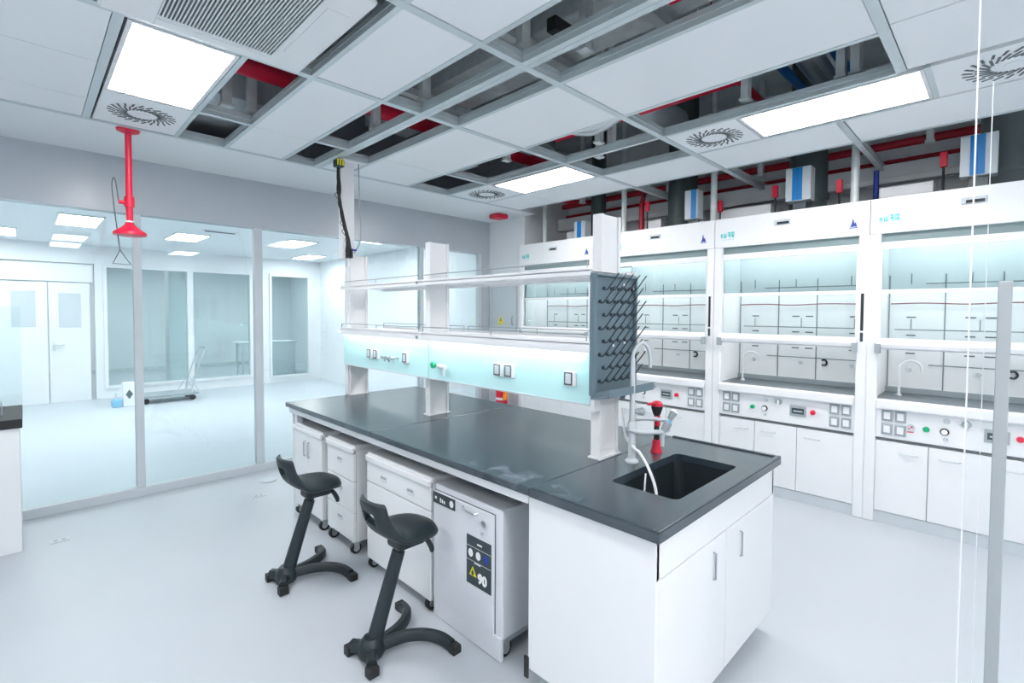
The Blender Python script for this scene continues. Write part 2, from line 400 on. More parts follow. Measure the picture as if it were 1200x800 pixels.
struct('trim_80', B(-2.05, 1.12, -2.55, .395, CZ, CZ+.02), 'panel')
struct('trim_81', B(-2.05, 1.12, .445, 1.765, CZ, CZ+.02), 'panel')
struct('trim_82', B(-2.05, .22, 1.815, 2.665, CZ, CZ+.02), 'panel')
struct('trim_83', B(1.15, 4.38, -2.55, -1.21, CZ, CZ+.02), 'panel')
struct('trim_84', B(-2.05, -.91, 2.715, 4.3, CZ, CZ+.02), 'panel')

ceiling_light(.345, .79, 2.73, 3.675, CZ, 'large square bright ceiling light at the upper left, next to the red shower', 'room ceiling lights')
ceiling_light(3.325, 3.80, .335, 1.27, CZ, 'long bright ceiling light at the right, above the fume hoods', 'room ceiling lights')
ceiling_light(3.355, 3.82, 2.73, 3.66, CZ, 'small far ceiling light in the middle, above the pegboard tower', 'room ceiling lights')
for x0, y0, lab in ((.34, -1.10, 'unseen ceiling light added for brightness just behind the camera'), (.34, -2.35, 'unseen ceiling light added for brightness far behind the camera, near the front wall'), (2.2, -2.3, 'unseen ceiling light added for brightness behind the glass door on the right'), (-1.3, .5, 'unseen ceiling light added for brightness outside the left edge')):
    b = ceiling_light(x0, x0+.45, y0, y0+.94, CZ-.06, lab, 'room ceiling lights')  # fixtures out of view, added and positioned to set the room brightness

def diffuser(x0, x1, y0, y1, label):
    t = thing('air_diffuser', label, 'air diffuser', ((x0+x1)/2, (y0+y1)/2, CZ), 'swirl air diffusers')
    build('plate', B(x0, x1, y0, y1, CZ-.003, CZ+.018), 'panel', t, .002)
    b = BM(); cx, cy = (x0+x1)/2, (y0+y1)/2; r = min(x1-x0, y1-y0)/2
    for k in range(24):
        a = 2*PI*k/24
        for r0, r1, off in ((.36, .55, .25), (.62, .80, .12)):
            u = Vector((math.cos(a), math.sin(a), 0)); v = Vector((-u.y, u.x, 0))
            p0 = Vector((cx, cy, 0)) + u*r*r0; p1 = Vector((cx, cy, 0)) + u*r*r1*.98 + v*r*off
            d = (p1-p0).normalized(); n = Vector((-d.y, d.x, 0))*r*.024
            vs = [bm_v for bm_v in (p0-n, p1-n, p1+n, p0+n)]
            A = [b.verts.new((p.x, p.y, CZ-.0055)) for p in vs]; C = [b.verts.new((p.x, p.y, CZ-.002)) for p in vs]
            b.faces.new(A); b.faces.new(C[::-1])
            for i in range(4): b.faces.new((A[i], C[i], C[(i+1)%4], A[(i+1)%4]))
    build('swirl_slot', b, 'seam', t)
    b = BM(); cyl(b, (cx, cy, CZ-.009), (cx, cy, CZ-.003), r*.16, n=24); build('hub', b, 'panel', t, smooth=True)
    return t
diffuser(.345, .795, 3.69, 4.29, 'square swirl air diffuser between the square light and the red shower')
diffuser(3.32, 3.815, 1.285, 1.765, 'swirl air diffuser at the left end of the long right hand light')
diffuser(3.32, 3.815, -.30, .31, 'swirl air diffuser in the upper right corner behind the glass door line')
diffuser(3.32, 3.815, 3.68, 4.29, 'small far swirl air diffuser at the far end of the small light')
struct('trim_85', B(3.30, 3.83, -2.5, -.31, CZ, CZ+.02), 'panel')

# cassette air conditioner
ac = thing('ceiling_cassette', 'white ceiling cassette air conditioner with slatted grille at the top left', 'air conditioner', (.62, 2.24, CZ))
build('fascia', B(.235, 1.045, 1.83, 2.655, CZ-.03, CZ-.004), 'metalwhite', ac, .012)
build('casing', B(.32, .96, 1.9, 2.58, CZ-.004, CZ+.26), 'steel', ac, .005)
build('grille_recess', B(.42, .875, 1.95, 2.54, CZ-.032, CZ-.0295), 'seam', ac)
gb = BM()
for i in range(34):
    x = .423+i*(.449/33)
    b0 = box(gb, x-.0024, x+.0024, 1.95, 2.54, CZ-.038, CZ-.0315)
build('grille_slat', gb, 'metalwhite', ac)
for (x0, x1, y0, y1) in ((.905, 1.0, 1.99, 2.47), (.27, .36, 1.99, 2.47), (.42, .86, 2.575, 2.635), (.42, .86, 1.855, 1.915)):
    build('louvre_flap', B(x0, x1, y0, y1, CZ-.0335, CZ-.029), 'metalwhite', ac, .002)

# ---- things in the void above the ceiling
b = BM(); tube(b, [(.5, 3.43, 3.15), (4.2, 3.47, 3.15)], .06, 16, sm=False); 
for x in (1.3, 2.2, 3.3): cyl(b, (x, 3.44, 3.15), (x+.02, 3.44, 3.15), .075, n=16)
one('fire_main_pipe', b, 'red', 'thick red pipe crossing above the ceiling openings beyond the far cross rail', 'pipe', smooth=True)
b = BM(); tube(b, [(3.42, 3.1, 3.15), (3.41, 1.29, 3.15)], .024, 12, sm=False); tube(b, [(3.41, 1.29, 3.15), (3.85, 1.29, 3.13)], .024, 12, sm=False); cyl(b, (3.44, 1.29, 3.15), (3.40, 1.29, 3.15), .034, n=12)
for y in (2.9, 1.5): cyl(b, (3.42, y, 3.15), (3.42, y, 3.89), .005, n=6)
one('sprinkler_pipe', b, 'red', 'thin red sprinkler pipe with an elbow seen through the openings in the middle', 'pipe', smooth=True)
b = BM(); tube(b, [(5.5, 4.5, 3.1), (5.5, -1.5, 3.1)], .036, 12, sm=False)
one('sprinkler_branch', b, 'darkred', 'long red pipe running above the fume hoods', 'pipe', smooth=True)
b = BM(); tube(b, [(5.57, 4.5, 2.97), (5.57, -1.5, 2.97)], .018, 12, sm=False)
one('sprinkler_branch', b, 'darkred', 'thinner red pipe below the long red pipe over the hoods', 'pipe', smooth=True)
b = BM(); box(b, 5.38, 5.46, -2, 4.5, 2.74, 2.745); box(b, 5.38, 5.385, -2, 4.5, 2.74, 2.895); box(b, 5.455, 5.46, -2, 4.5, 2.74, 2.895); box(b, 5.375, 5.39, -2, 4.5, 2.895, 2.903); box(b, 5.37, 5.376, -2, 4.5, 2.79, 2.80)
one('cable_tray', b, 'white', 'long grey cable tray above the fume hoods', 'cable tray')
b = BM(); tube(b, [(5.0, 2.95, 2.48), (5.0, 2.95, 2.82), (5.3, 3.1, 3.03)], .028, 12, sm=False)
one('red_drop_pipe', b, 'darkred', 'short red drop pipe right of the pegboard tower above the second hood', 'pipe', smooth=True)
b = BM(); tube(b, [(4.6, 4.15, 3.02), (5.40, 3.78, 3.02)], .03, 12, sm=False)
one('red_cross_pipe', b, 'darkred', 'slanting red pipe behind the top of the pegboard tower', 'pipe', smooth=True)
b = BM(); n = 60
lathe(b, [((.115 if i % 2 else .10), i*.022) for i in range(n)], (3.0, 1.0, 3.42), (1, 0, 0), 20)
one('flexible_duct', b, 'silver', 'silver flexible duct between two blue pipes above the long light', 'duct', smooth=False)
for y, nm in ((.82, 'blue pipe right of the silver flexible duct'), (1.13, 'blue pipe left of the silver flexible duct')):
    b = BM(); tube(b, [(2.9, y, 3.27), (4.35, y, 3.30)], .03, 12, sm=False); one('water_pipe', b, 'blue', nm, 'pipe', 'blue pipes', smooth=True)
# hanging channels
hc = B(-.030, .030, -.022, -.014, 2.97, 3.89); box(hc, -.030, -.022, -.014, .022, 2.97, 3.89); box(hc, .022, .030, -.014, .022, 2.97, 3.89)
box(hc, -.04, .04, -.03, .03, 2.955, 2.97)
ch0 = one('hanger_channel', hc, 'steel', 'x', 'hanger', 'hanger channels above the ceiling', loc=(0, 0, 0))
spots = [(3.30, 1.21, 'grey hanger channel between the red elbow and the silver flexible duct'), (3.38, 0.64, 'grey hanger channel right of the silver flexible duct, outer one'), (1.86, 2.68, 'grey hanger channel in the opening right of the panel beside the cassette'), (1.84, 1.78, 'grey hanger channel in the dark opening at the top middle'),
 (1.13, 3.68, 'grey hanger channel in the opening beside the square light, right side'), (0.98, 3.69, 'grey hanger channel in the opening beside the square light, left side'),
 (1.54, 3.72, 'grey hanger channel in the far opening left of the service column'), (2.1, 1.58, 'grey hanger channel right of the double rail, near the top'), (1.89, 3.36, 'grey hanger channel in the opening right of the double rail, far part'),
 (3.30, 2.34, 'grey hanger channel behind the thin red pipe, left one'), (3.51, 2.36, 'grey hanger channel behind the thin red pipe, right one'),
 (3.38, 0.71, 'grey hanger channel at the right end of the opening beside the long light'), (3.6, 2.55, 'grey hanger channel in the dark opening by the right diffuser'), (3.1, 3.2, 'grey hanger channel near the far light'),
 (4.75, 4.2, 'first grey hanger channel over the far left hood'), (4.95, 3.75, 'second grey hanger channel over the far left hood'), (5.2, 1.75, 'grey hanger channel between second and third hood'), (5.1, .46, 'grey hanger channel left of the rightmost control box'), (5.25, 2.75, 'grey hanger channel beside the red drop pipe'), (4.62, .95, 'grey hanger channel in front of the third hood')]
for i, (x, y, l) in enumerate(spots):
    if i == 0: ch0.location = (x, y, 0); ch0['label'] = l
    else: dup(ch0, (x, y, 0), l)
# big ducts in the void
one('air_duct', B(2.25, 2.7, .2, 4.2, 3.3, 3.65), 'steel', 'large grey rectangular duct above the central ceiling panels', 'duct', bevel=.01)
one('air_duct', B(.9, 1.5, 3.75, 4.9, 3.05, 3.4), 'lightgrey', 'pale duct box above the far small openings on the left', 'duct', bevel=.01)
one('air_duct', B(2.85, 3.25, 3.75, 4.25, 3.05, 3.3), 'lightgrey', 'pale duct box above the far opening near the far diffuser', 'duct', bevel=.01)
one('air_duct', B(2.95, 3.25, 2.75, 3.05, 3.0, 3.4), 'darksteel', 'dark duct box above the opening beside the far light', 'duct', bevel=.01)
b = BM(); tube(b, [(3.64, 2.3, 3.42), (3.85, 2.2, 3.33), (4.3, 2.2, 3.35)], .13, 18); one('round_duct', b, 'lightgrey', 'pale round duct in the dark opening left of the right diffuser', 'duct', smooth=True)
b = BM(); tube(b, [(3.0, 2.55, 3.1), (3.12, 2.3, 3.02), (3.2, 2.1, 3.1)], .06, 14); one('round_duct', b, 'silver', 'short silver hose below the thin red pipe', 'duct', smooth=True)
one('junction_box', B(2.0, 2.12, 1.0, 1.12, 3.0, 3.08), 'red', 'red junction box with black wires in the opening at the top', 'junction box', bevel=.005)
b = BM(); tube(b, [(2.06, 1.2, 3.5), (2.04, 1.25, 3.1), (2.0, 1.3, 2.98)], .008); tube(b, [(2.07, .95, 3.0), (2.06, .85, 3.08), (2.05, .7, 3.3)], .009); one('loose_wire', b, 'rubber', 'black wires hanging beside the red junction box', 'wire', smooth=True)
one('black_bracket', B(1.95, 2.10, 1.66, 1.72, 3.05, 3.12), 'rubber', 'small black bracket in the opening right of the double rail crossing', 'bracket', bevel=.004)
b = BM(); box(b, 4.31, 4.50, 4.60, 4.78, CZ-.06, CZ-.001); one('alarm_box', b, 'red', 'red alarm box under the ceiling at the far right corner', 'alarm', bevel=.02)

# ------------------------------------------------------------------ emergency shower
sx, sy = .544, 4.40
sh = thing('emergency_shower', 'red emergency shower hanging from the ceiling band at the left', 'shower', (sx, sy, CZ))
b = BM(); lathe(b, [(.02, CZ-.03), (.065, CZ-.012), (.07, CZ)], (sx, sy, 0)); build('flange', b, 'red', sh, smooth=True)
b = BM(); cyl(b, (sx, sy, 2.20), (sx, sy, CZ-.01), .020, n=18); cyl(b, (sx, sy, 2.33), (sx, sy, 2.40), .030, n=18); cyl(b, (sx-.06, sy, 2.36), (sx, sy, 2.36), .014); build('pipe', b, 'red', sh, smooth=True)
b = BM(); cyl(b, (sx, sy, 2.222), (sx, sy, 2.232), .024, n=18); build('white_ring', b, 'ink', sh, smooth=True)
b = BM(); lathe(b, [(.022, 2.225), (.03, 2.205), (.05, 2.185), (.09, 2.155), (.098, 2.145), (.098, 2.13), (.09, 2.128)], (sx, sy, 0)); build('shower_head', b, 'red', sh, smooth=True)
b = BM(); tube(b, [(sx-.06, sy, 2.36), (sx-.075, sy, 2.50), (sx-.09, sy, 2.51), (sx-.092, sy, 2.40), (sx-.06, sy-.02, 2.02)], .004, 6, k=8); build('pull_rod', b, 'darkgrey', sh, smooth=True)
b = BM(); tube(b, [(sx-.06, sy-.02, 2.02), (sx-.10, sy-.02, 1.925), (sx+.0, sy-.02, 1.922), (sx-.06, sy-.02, 2.02)], .004, 6, sm=False); build('triangle_handle', b, 'darkgrey', sh)

# ------------------------------------------------------------------ service column & cables on the bench
sc = thing('service_column', 'white rectangular conduit rising from the bench end to the ceiling', 'conduit', (1.985, 4.02, 2.08))
build('conduit', B(1.93, 2.04, 3.99, 4.06, 2.05, CZ+.02), 'metalwhite', sc, .004)
build('cover_line', B(1.9285, 1.93, 4.02, 4.025, 2.06, CZ), 'lightgrey', sc)
cbn = thing('cable_bundle', 'black cable bundle running down from the ceiling to the bench end', 'cable', (1.87, 3.92, CZ))
b = BM()
for k in range(7):
    q = lambda a=.013: random.uniform(-a, a)
    tube(b, [(1.87+q(.008), 3.93+q(), 2.83), (1.868+q(), 3.93+q(), 2.72), (1.868+q(), 3.93+q(), 2.60), (1.88+q(), 3.93+q(), 2.50), (1.90+q(), 3.93+q(), 2.40), (1.925+q(), 3.93+q(), 2.30), (1.945+q(), 3.93+q(), 2.22), (1.952+.008*k-.02, 3.94+q(), 2.10)], .0065, 7, k=4)
for z, x in ((2.56, 1.87), (2.34, 1.915), (2.27, 1.93), (2.2, 1.945)):
    tube(b, [(x, 3.92, z+.03), (x-.035+random.uniform(-.01, .01), 3.91, z), (x-.02, 3.91, z-.03), (x+.01, 3.92, z-.05)], .0025, 5)
build('cable', b, 'rubber', cbn, smooth=True)
build('plug', B(1.835, 1.905, 3.89, 3.96, 2.79, 2.85), 'charcoal', cbn, .008)
b = BM()
for k in range(3): box(b, 1.84+k*.022, 1.852+k*.022, 3.885, 3.892, 2.80, 2.852)
build('yellow_tag', b, 'yellow', cbn)
build('connector', B(1.935, 1.955, 3.91, 3.95, 2.05, 2.12), 'rubber', cbn, .004); build('connector', B(1.965, 1.985, 3.91, 3.95, 2.05, 2.13), 'rubber', cbn, .004)
build('blue_clip', B(1.985, 2.03, 3.93, 3.95, 2.115, 2.13), 'navy', cbn, .003)
b = BM(); tube(b, [(2.07, 3.97, CZ), (2.075, 3.965, 2.6), (2.085, 3.96, 2.35), (2.075, 3.96, 2.2), (2.02, 3.96, 2.10)], .006, 8)
one('thin_cable', b, 'grey', 'thin grey cable hanging right of the white service column', 'cable', smooth=True)

# ------------------------------------------------------------------ central bench
TX0, TX1, TY0, TY1, TZ = 1.453, 2.68, .777, 4.005, .88
wt = thing('worktop', 'long black epoxy worktop of the central lab bench', 'worktop', (2.06, 2.39, TZ))
def slab(y0, y1, lab=None):
    build('slab', B(TX0, TX1, y0, y1, TZ-.035, TZ), 'epoxy', wt, .005)
slab(1.362, 2.66); slab(2.664, TY1)
SX0, SX1, SY0, SY1 = 1.765, 2.37, .872, 1.178
b = BM()
outer = [(TX0, TY0), (TX1, TY0), (TX1, 1.358), (TX0, 1.358)]
inner = rrect(SX1-SX0, SY1-SY0, .03, 4, (SX0+SX1)/2, (SY0+SY1)/2)
def ringpoly(bm, outer, inner, z0, z1):
    n = len(inner); k = n//4
    for z, fl in ((z1, False), (z0, True)):
        O = [bm.verts.new((x, y, z)) for x, y in outer]; I = [bm.verts.new((x, y, z)) for x, y in inner]
        seg = {0: 2, 1: 3, 2: 0, 3: 1}
        for q in range(4):
            co = O[seg[q]]; arc = I[q*k:(q+1)*k]
            for i in range(k-1): bm.faces.new((co, arc[i], arc[i+1]))
            nxt = I[((q+1)*k) % n]; bm.faces.new((co, arc[-1], nxt, O[seg[(q+1)%4]]))
        if fl: Ob, Ib = O, I
        else: Ot, It = O, I
    for i in range(4): bm.faces.new((Ot[i], Ob[i], Ob[(i+1)%4], Ot[(i+1)%4]))
    for i in range(n): bm.faces.new((It[i], It[(i+1)%n], Ib[(i+1)%n], Ib[i]))
ringpoly(b, outer, inner, TZ-.035, TZ)
build('slab', b, 'epoxy', wt)
b = BM()   # raised lip round the sink end
for a in ((TX0, TX1, TY0, TY0+.022), (TX1-.022, TX1, TY0+.022, 1.35), (TX0, TX0+.022, TY0+.022, 1.35)): box(b, a[0], a[1], a[2], a[3], TZ, TZ+.007)
build('raised_lip', b, 'epoxy', wt, .004)
b = BM()
for z in (TZ-.03, .62):
    pass
iv = rrect(SX1-SX0+.02, SY1-SY0+.02, .035, 4, (SX0+SX1)/2, (SY0+SY1)/2)
ivb = rrect(SX1-SX0-.02, SY1-SY0-.02, .05, 4, (SX0+SX1)/2, (SY0+SY1)/2)
ovt = rrect(SX1-SX0+.05, SY1-SY0+.05, .04, 4, (SX0+SX1)/2, (SY0+SY1)/2)
r0 = [b.verts.new((x, y, .60)) for x, y in ovt]; r1 = [b.verts.new((x, y, TZ-.036)) for x, y in ovt]
r2 = [b.verts.new((x, y, TZ-.036)) for x, y in iv]; r3 = [b.verts.new((x, y, .63)) for x, y in ivb]
rings(b, [r0, r1, r2, r3])
build('sink_basin', b, 'sink', wt)
b = BM(); cyl(b, (2.15, 1.03, .632), (2.15, 1.03, .64), .04, n=20); build('drain', b, 'rubber', wt, smooth=True)

bf = thing('bench_frame', 'white steel frame with apron rails under the black worktop', 'bench frame', (2.06, 2.7, 0))
build('apron', B(1.475, 1.50, 1.385, 3.99, .80, TZ-.036), 'metalwhite', bf, .003)
build('apron', B(2.63, 2.655, 1.385, 3.99, .80, TZ-.036), 'metalwhite', bf, .003)
build('end_panel', B(1.50, 2.63, 3.96, 3.99, .03, TZ-.036), 'metalwhite', bf, .003)
build('back_panel', B(2.04, 2.07, 1.39, 3.96, .05, TZ-.036), 'metalwhite', bf)
for x in (1.502, 2.585):
    for y in (3.90,): build('leg', B(x, x+.045, y, y+.05, .0, .80), 'metalwhite', bf, .003)

sk = thing('sink_cabinet', 'white sink cabinet at the near end of the bench', 'cabinet', (2.06, 1.09, 0))
c = BM(); box(c, 1.48, 1.50, .80, 1.383, .10, TZ-.036); box(c, 2.628, 2.648, .80, 1.383, .10, TZ-.036); box(c, 1.50, 2.628, 1.363, 1.383, .10, TZ-.036); box(c, 1.50, 2.628, .82, 1.363, .10, .12)
build('carcass', c, 'white', sk, .002)
build('plinth', B(1.53, 2.60, .86, 1.36, 0, .10), 'grey', sk)
build('top_rail', B(1.481, 2.647, .80, .819, .70, TZ-.037), 'white', sk, .002)
for x0, x1, hx in ((1.482, 2.062, 1.938), (2.066, 2.646, 2.215)):
    d = build('door', B(x0, x1, .798, .818, .105, .696), 'white', sk, .003)
    b = BM(); tube(b, [(hx, .799, .535), (hx, .789, .538), (hx, .789, .642), (hx, .799, .645)], .004, 8, sm=False); build('handle', b, 'grey', d)
build('foot_pad', B(1.472, 1.48, 1.378, 1.40, .06, .15), 'rubber', sk)

# mobile pedestals
def caster(x, y, parent):
    c = BM(); cyl(c, (x, y-.012, .036), (x, y+.012, .036), .036, n=20); w = build('caster', c, 'rubber', parent, smooth=True)
    c = BM(); cyl(c, (x, y-.0165, .036), (x, y+.0165, .036), .021, n=14); box(c, x-.018, x+.018, y-.018, y-.0135, .03, .075); box(c, x-.018, x+.018, y+.0135, y+.018, .03, .075); box(c, x-.02, x+.02, y-.02, y+.02, .072, .082)
    build('caster_fork', c, 'silver', w)
def pedestal(y0, y1, label, kind, ztop=.725):
    t = thing('mobile_pedestal', label, 'cabinet', (1.75, (y0+y1)/2, 0), 'mobile pedestals under the bench')
    c = BM(); box(c, 1.52, 1.98, y0, y1, .085, ztop-.03)
    build('carcass', c, 'white', t, .003)
    build('top', B(1.505, 1.985, y0-.003, y1+.003, ztop-.03, ztop), 'white', t, .008)
    lip = B(1.488, 1.51, y0, y1, ztop-.052, ztop-.012); build('front_lip', lip, 'white', t, .008)
    w = y1-y0
    build('front_gap', B(1.5175, 1.5215, y0+.002, y1-.002, (.09 if kind == 'doors' else kind[0]+.004), ztop-.056), 'grey', t)
    def pull(y, z, par):
        b = BM(); prism(b, rrect(.075, .04, .019, 5), (1.4975, y, z), (0, 1, 0), (0, 0, 1), (.004, 0, 0)); p = build('recessed_pull', b, 'cabgrey', par, .0015)
        b = BM(); prism(b, rrect(.06, .012, .006, 4), (1.4955, y, z+.008), (0, 1, 0), (0, 0, 1), (.004, 0, 0)); build('pull_shadow', b, 'grey', p)  # grey strip painting the shadow inside the pull
    if kind == 'doors':
        for a, bb in ((y0, (y0+y1)/2-.001), ((y0+y1)/2+.001, y1)):
            d = build('door', B(1.50, 1.52, a+.001, bb-.001, .085, ztop-.055), 'white', t, .003)
            hy = (y0+y1)/2 + (-.035 if a == y0 else .035)
            b = BM(); tube(b, [(1.50, hy, .50), (1.485, hy, .505), (1.485, hy, .61), (1.50, hy, .615)], .005, 8, sm=False); build('handle', b, 'grey', d)
    else:
        zs = kind
        for z0, z1 in zip(zs, zs[1:]):
            d = build('drawer', B(1.50, 1.52, y0+.002, y1-.002, z0+.003, z1-.003), 'white', t, .003)
            if z1-z0 > .3 and w > .6: continue
            ys = [(y0+y1)/2] if w < .6 else [y0+w*.28, y0+w*.70]
            for y in ys: pull(y, z1-.075 if w < .6 else z1-.07, d)
    for x in (1.53, 1.93):
        for y in (y0+.035, y1-.035): caster(x, y, t)
    return t
pedestal(3.445, 3.945, 'white two-door pedestal on casters at the far end of the bench', 'doors')
pedestal(2.962, 3.355, 'narrow white three-drawer pedestal on casters, second from the far end', [.085, .28, .485, .672])
pedestal(2.11, 2.79, 'wide white pedestal with two recessed pulls, left of the grey safety cabinet', [.06, .545, .672])

# safety cabinet
sf = thing('safety_cabinet', 'light grey safety cabinet with a yellow 90 warning sign under the bench', 'safety cabinet', (1.8, 1.835, 0))
build('body', B(1.517, 2.02, 1.578, 2.093, .10, .70), 'cabgrey', sf, .006)
dr_ = build('door', B(1.502, 1.517, 1.628, 2.088, .115, .668), 'cabgrey', sf, .003)
build('door_gap', B(1.5155, 1.5168, 1.624, 2.091, .113, .672), 'seam', sf)
build('plinth', B(1.508, 1.525, 1.578, 2.093, .004, .112), 'cabgrey', sf, .002)
build('base_rail', B(1.525, 2.0, 1.585, 1.61, .075, .10), 'silver', sf)
for x in (1.56, 1.95):
    for y in (1.61, 2.06): caster(x, y, sf)
st = build('control_strip', B(1.499, 1.502, 1.905, 2.086, .61, .666), 'charcoal', dr_)
b = BM(); prism(b, [(.016*math.cos(a*PI/8), .018*math.sin(a*PI/8)) for a in range(16)], (1.4985, 1.932, .637), (0, 1, 0), (0, 0, 1), (.002, 0, 0))
for k in range(3): box(b, 1.4985, 1.499, 1.985+k*.016, 1.995+k*.016, .622, .637+.004*k)
box(b, 1.4985, 1.499, 2.055, 2.07, .632, .645)
build('strip_print', b, 'ink', dr_)
b = BM(); tube(b, [(1.502, 1.84, .655), (1.485, 1.84, .65), (1.485, 1.74, .647), (1.502, 1.735, .65)], .005, 8, sm=False); build('handle', b, 'silver', dr_)
b = BM(); cyl(b, (1.502, 1.685, .615), (1.492, 1.685, .615), .016, n=18); cyl(b, (1.502, 1.70, .565), (1.497, 1.70, .565), .008, n=12); build('lock', b, 'silver', dr_, smooth=True)
build('warning_sign', B(1.499, 1.502, 1.638, 1.812, .295, .53), 'charcoal', dr_)
def tri(bm, y, z, s, x=1.4975): prism(bm, [(-s, -s*.85), (s, -s*.85), (0, s*.9)], (x, y, z), (0, -1, 0), (0, 0, 1), (.0015, 0, 0))
b = BM(); tri(b, 1.765, .362, .026); build('warning_triangle', b, 'yellow', dr_)
b = BM(); prism(b, [(-.007, -.014), (.007, -.014), (.009, 0), (.004, .008), (0, .018), (-.003, .006), (-.009, 0)], (1.4965, 1.765, .358), (0, -1, 0), (0, 0, 1), (.001, 0, 0)); build('flame_mark', b, 'charcoal', dr_)
b = BM()
for y in (1.782, 1.727): prism(b, [(.017*math.cos(a*PI/8), .02*math.sin(a*PI/8)) for a in range(16)], (1.4985, y, .447), (0, 1, 0), (0, 0, 1), (.001, 0, 0))
box(b, 1.4985, 1.4995, 1.638, 1.812, .479, .4805); box(b, 1.4985, 1.4995, 1.638, 1.812, .411, .4125); box(b, 1.4985, 1.4995, 1.71, 1.755, .403, .408); box(b, 1.4985, 1.4995, 1.70, 1.735, .498, .505)
build('sign_print', b, 'ink', dr_)
b = BM(); prism(b, [(.018*math.cos(a*PI/8), .021*math.sin(a*PI/8)) for a in range(16)], (1.4985, 1.672, .447), (0, 1, 0), (0, 0, 1), (.001, 0, 0)); build('sign_disc', b, 'navy', dr_)
def text(name, s, size, origin, right, up, m, parent, depth=.002, bold=0.0):
    cu = bpy.data.curves.new(name, 'FONT'); cu.body = s; cu.size = size; cu.extrude = depth/2; cu.offset = bold
    o = bpy.data.objects.new(name, cu); COL.objects.link(o); bpy.context.view_layer.update()
    me = bpy.data.meshes.new_from_object(o.evaluated_get(bpy.context.evaluated_depsgraph_get()))
    COL.objects.unlink(o); bpy.data.objects.remove(o)
    r_, u_ = Vector(right).normalized(), Vector(up).normalized(); n_ = r_.cross(u_)
    base = BASE[parent.name]
    for v in me.vertices: v.co = Vector(origin) + r_*v.co.x + u_*v.co.y + n_*v.co.z - base
    ob = bpy.data.objects.new(name, me); COL.objects.link(ob); me.materials.append(M[m]); ob.parent = parent; BASE[ob.name] = base
    return ob
text('number_print', '90', .062, (1.498, 1.728, .322), (0, -1, 0), (0, 0, 1), 'ink', dr_, .002, .003)

# ------------------------------------------------------------------ reagent rack on the bench
rr_ = thing('reagent_rack', 'white two-shelf reagent rack with lit glass panels on the bench', 'shelf rack', (2.06, 2.7, TZ))
for y0 in (1.385, 2.80, 3.965):
    b = BM(); box(b, 1.985, 2.005, y0, y0+.055, TZ, 2.08); box(b, 2.13, 2.15, y0, y0+.055, TZ, 2.08); box(b, 2.005, 2.13, y0+.006, y0+.049, TZ, 2.078)
    p = build('column', b, 'metalwhite', rr_, .002)
    build('foot_plate', B(1.975, 2.16, y0-.008, y0+.063, TZ, TZ+.008), 'metalwhite', p)
build('column_face', B(1.975, 1.985, 3.99, 4.05, TZ, 1.98), 'metalwhite', rr_, .002)
for z0, z1, nm in ((1.775, 1.812, 'shelf'), (1.41, 1.468, 'shelf')):
    for y0, y1 in ((1.368, 2.745), (2.751, 3.915)):
        b = BM(); box(b, 1.868, 1.876, y0, y1, z0, z1); box(b, 2.262, 2.27, y0, y1, z0, z1); box(b, 1.868, 2.27, y0, y1, z1-.018, z1-.012)
        s = build(nm, b, 'metalwhite', rr_, .001)
        b = BM(); 
        for x in (1.874, 2.264):
            tube(b, [(x, y0+.02, z1+.03), (x, y1-.02, z1+.03)], .0035, 6, sm=False)
            for y in (y0+.02, (y0+y1)/2, y1-.02): cyl(b, (x, y, z1-.005), (x, y, z1+.03), .003, n=6)
        build('guard_rail', b, 'grey', s)
    b = BM(); cyl(b, (1.86, 2.785, z0+.02), (1.869, 2.785, z0+.02), .010, n=12); build('shelf_bolt', b, 'grey', rr_)
for y0, y1 in ((1.412, 2.745), (2.751, 3.985)):
    for x0, x1 in ((1.935, 1.95), (2.185, 2.20)):
        p = build('glass_panel', B(x0, x1, y0, y1, 1.155, 1.425), 'teal', rr_, .002)
    build('panel_edge', B(1.93, 1.95, y0, y1, 1.147, 1.156), 'lightgrey', rr_)
    build('led_strip', B(1.885, 1.905, y0+.02, y1-.02, 1.425, 1.432), 'led', rr_)
b = BM(); box(b, 1.938, 1.985, 1.385, 1.412, 1.12, 1.43); build('end_bracket', b, 'metalwhite', rr_, .002)
for y, l in ((1.526, None), (1.957, None), (2.048, None), (3.017, None), (3.43, None), (3.529, None)):
    b = BM(); box(b, 1.922, 1.935, y-.037, y+.037, 1.233, 1.305)
    s = build('socket', b, 'metalwhite', rr_, .003)
    build('socket_flap', B(1.915, 1.924, y-.012, y+.022, 1.245, 1.295), 'lightgrey', s, .002)
    build('flap_surround', B(1.918, 1.923, y-.018, y+.032, 1.237, 1.303), 'darkgrey', s)  # dark grey frame around the flap
vt = BM(); cyl(vt, (1.935, 2.61, 1.25), (1.88, 2.61, 1.25), .010); cyl(vt, (1.885, 2.61, 1.25), (1.865, 2.61, 1.25), .016); cyl(vt, (1.90, 2.61, 1.25), (1.90, 2.655, 1.255), .011, .018, n=14)
build('gas_valve', vt, 'green', rr_, smooth=True)
vt = BM(); cyl(vt, (1.90, 2.59, 1.25), (1.90, 2.51, 1.245), .015); cyl(vt, (1.90, 2.53, 1.25), (1.90, 2.53, 1.19), .013, .008); build('valve_spout', vt, 'metalwhite', rr_, smooth=True)
for y in (3.25, 3.19, 3.13):
    vt = BM(); cyl(vt, (1.935, y, 1.262), (1.88, y, 1.262), .008); cyl(vt, (1.88, y, 1.262), (1.87, y, 1.262), .014); cyl(vt, (1.895, y, 1.262), (1.895, y, 1.23), .006)
    build('gas_valve', vt, 'silver' if y == 3.13 else 'grey', rr_, smooth=True)

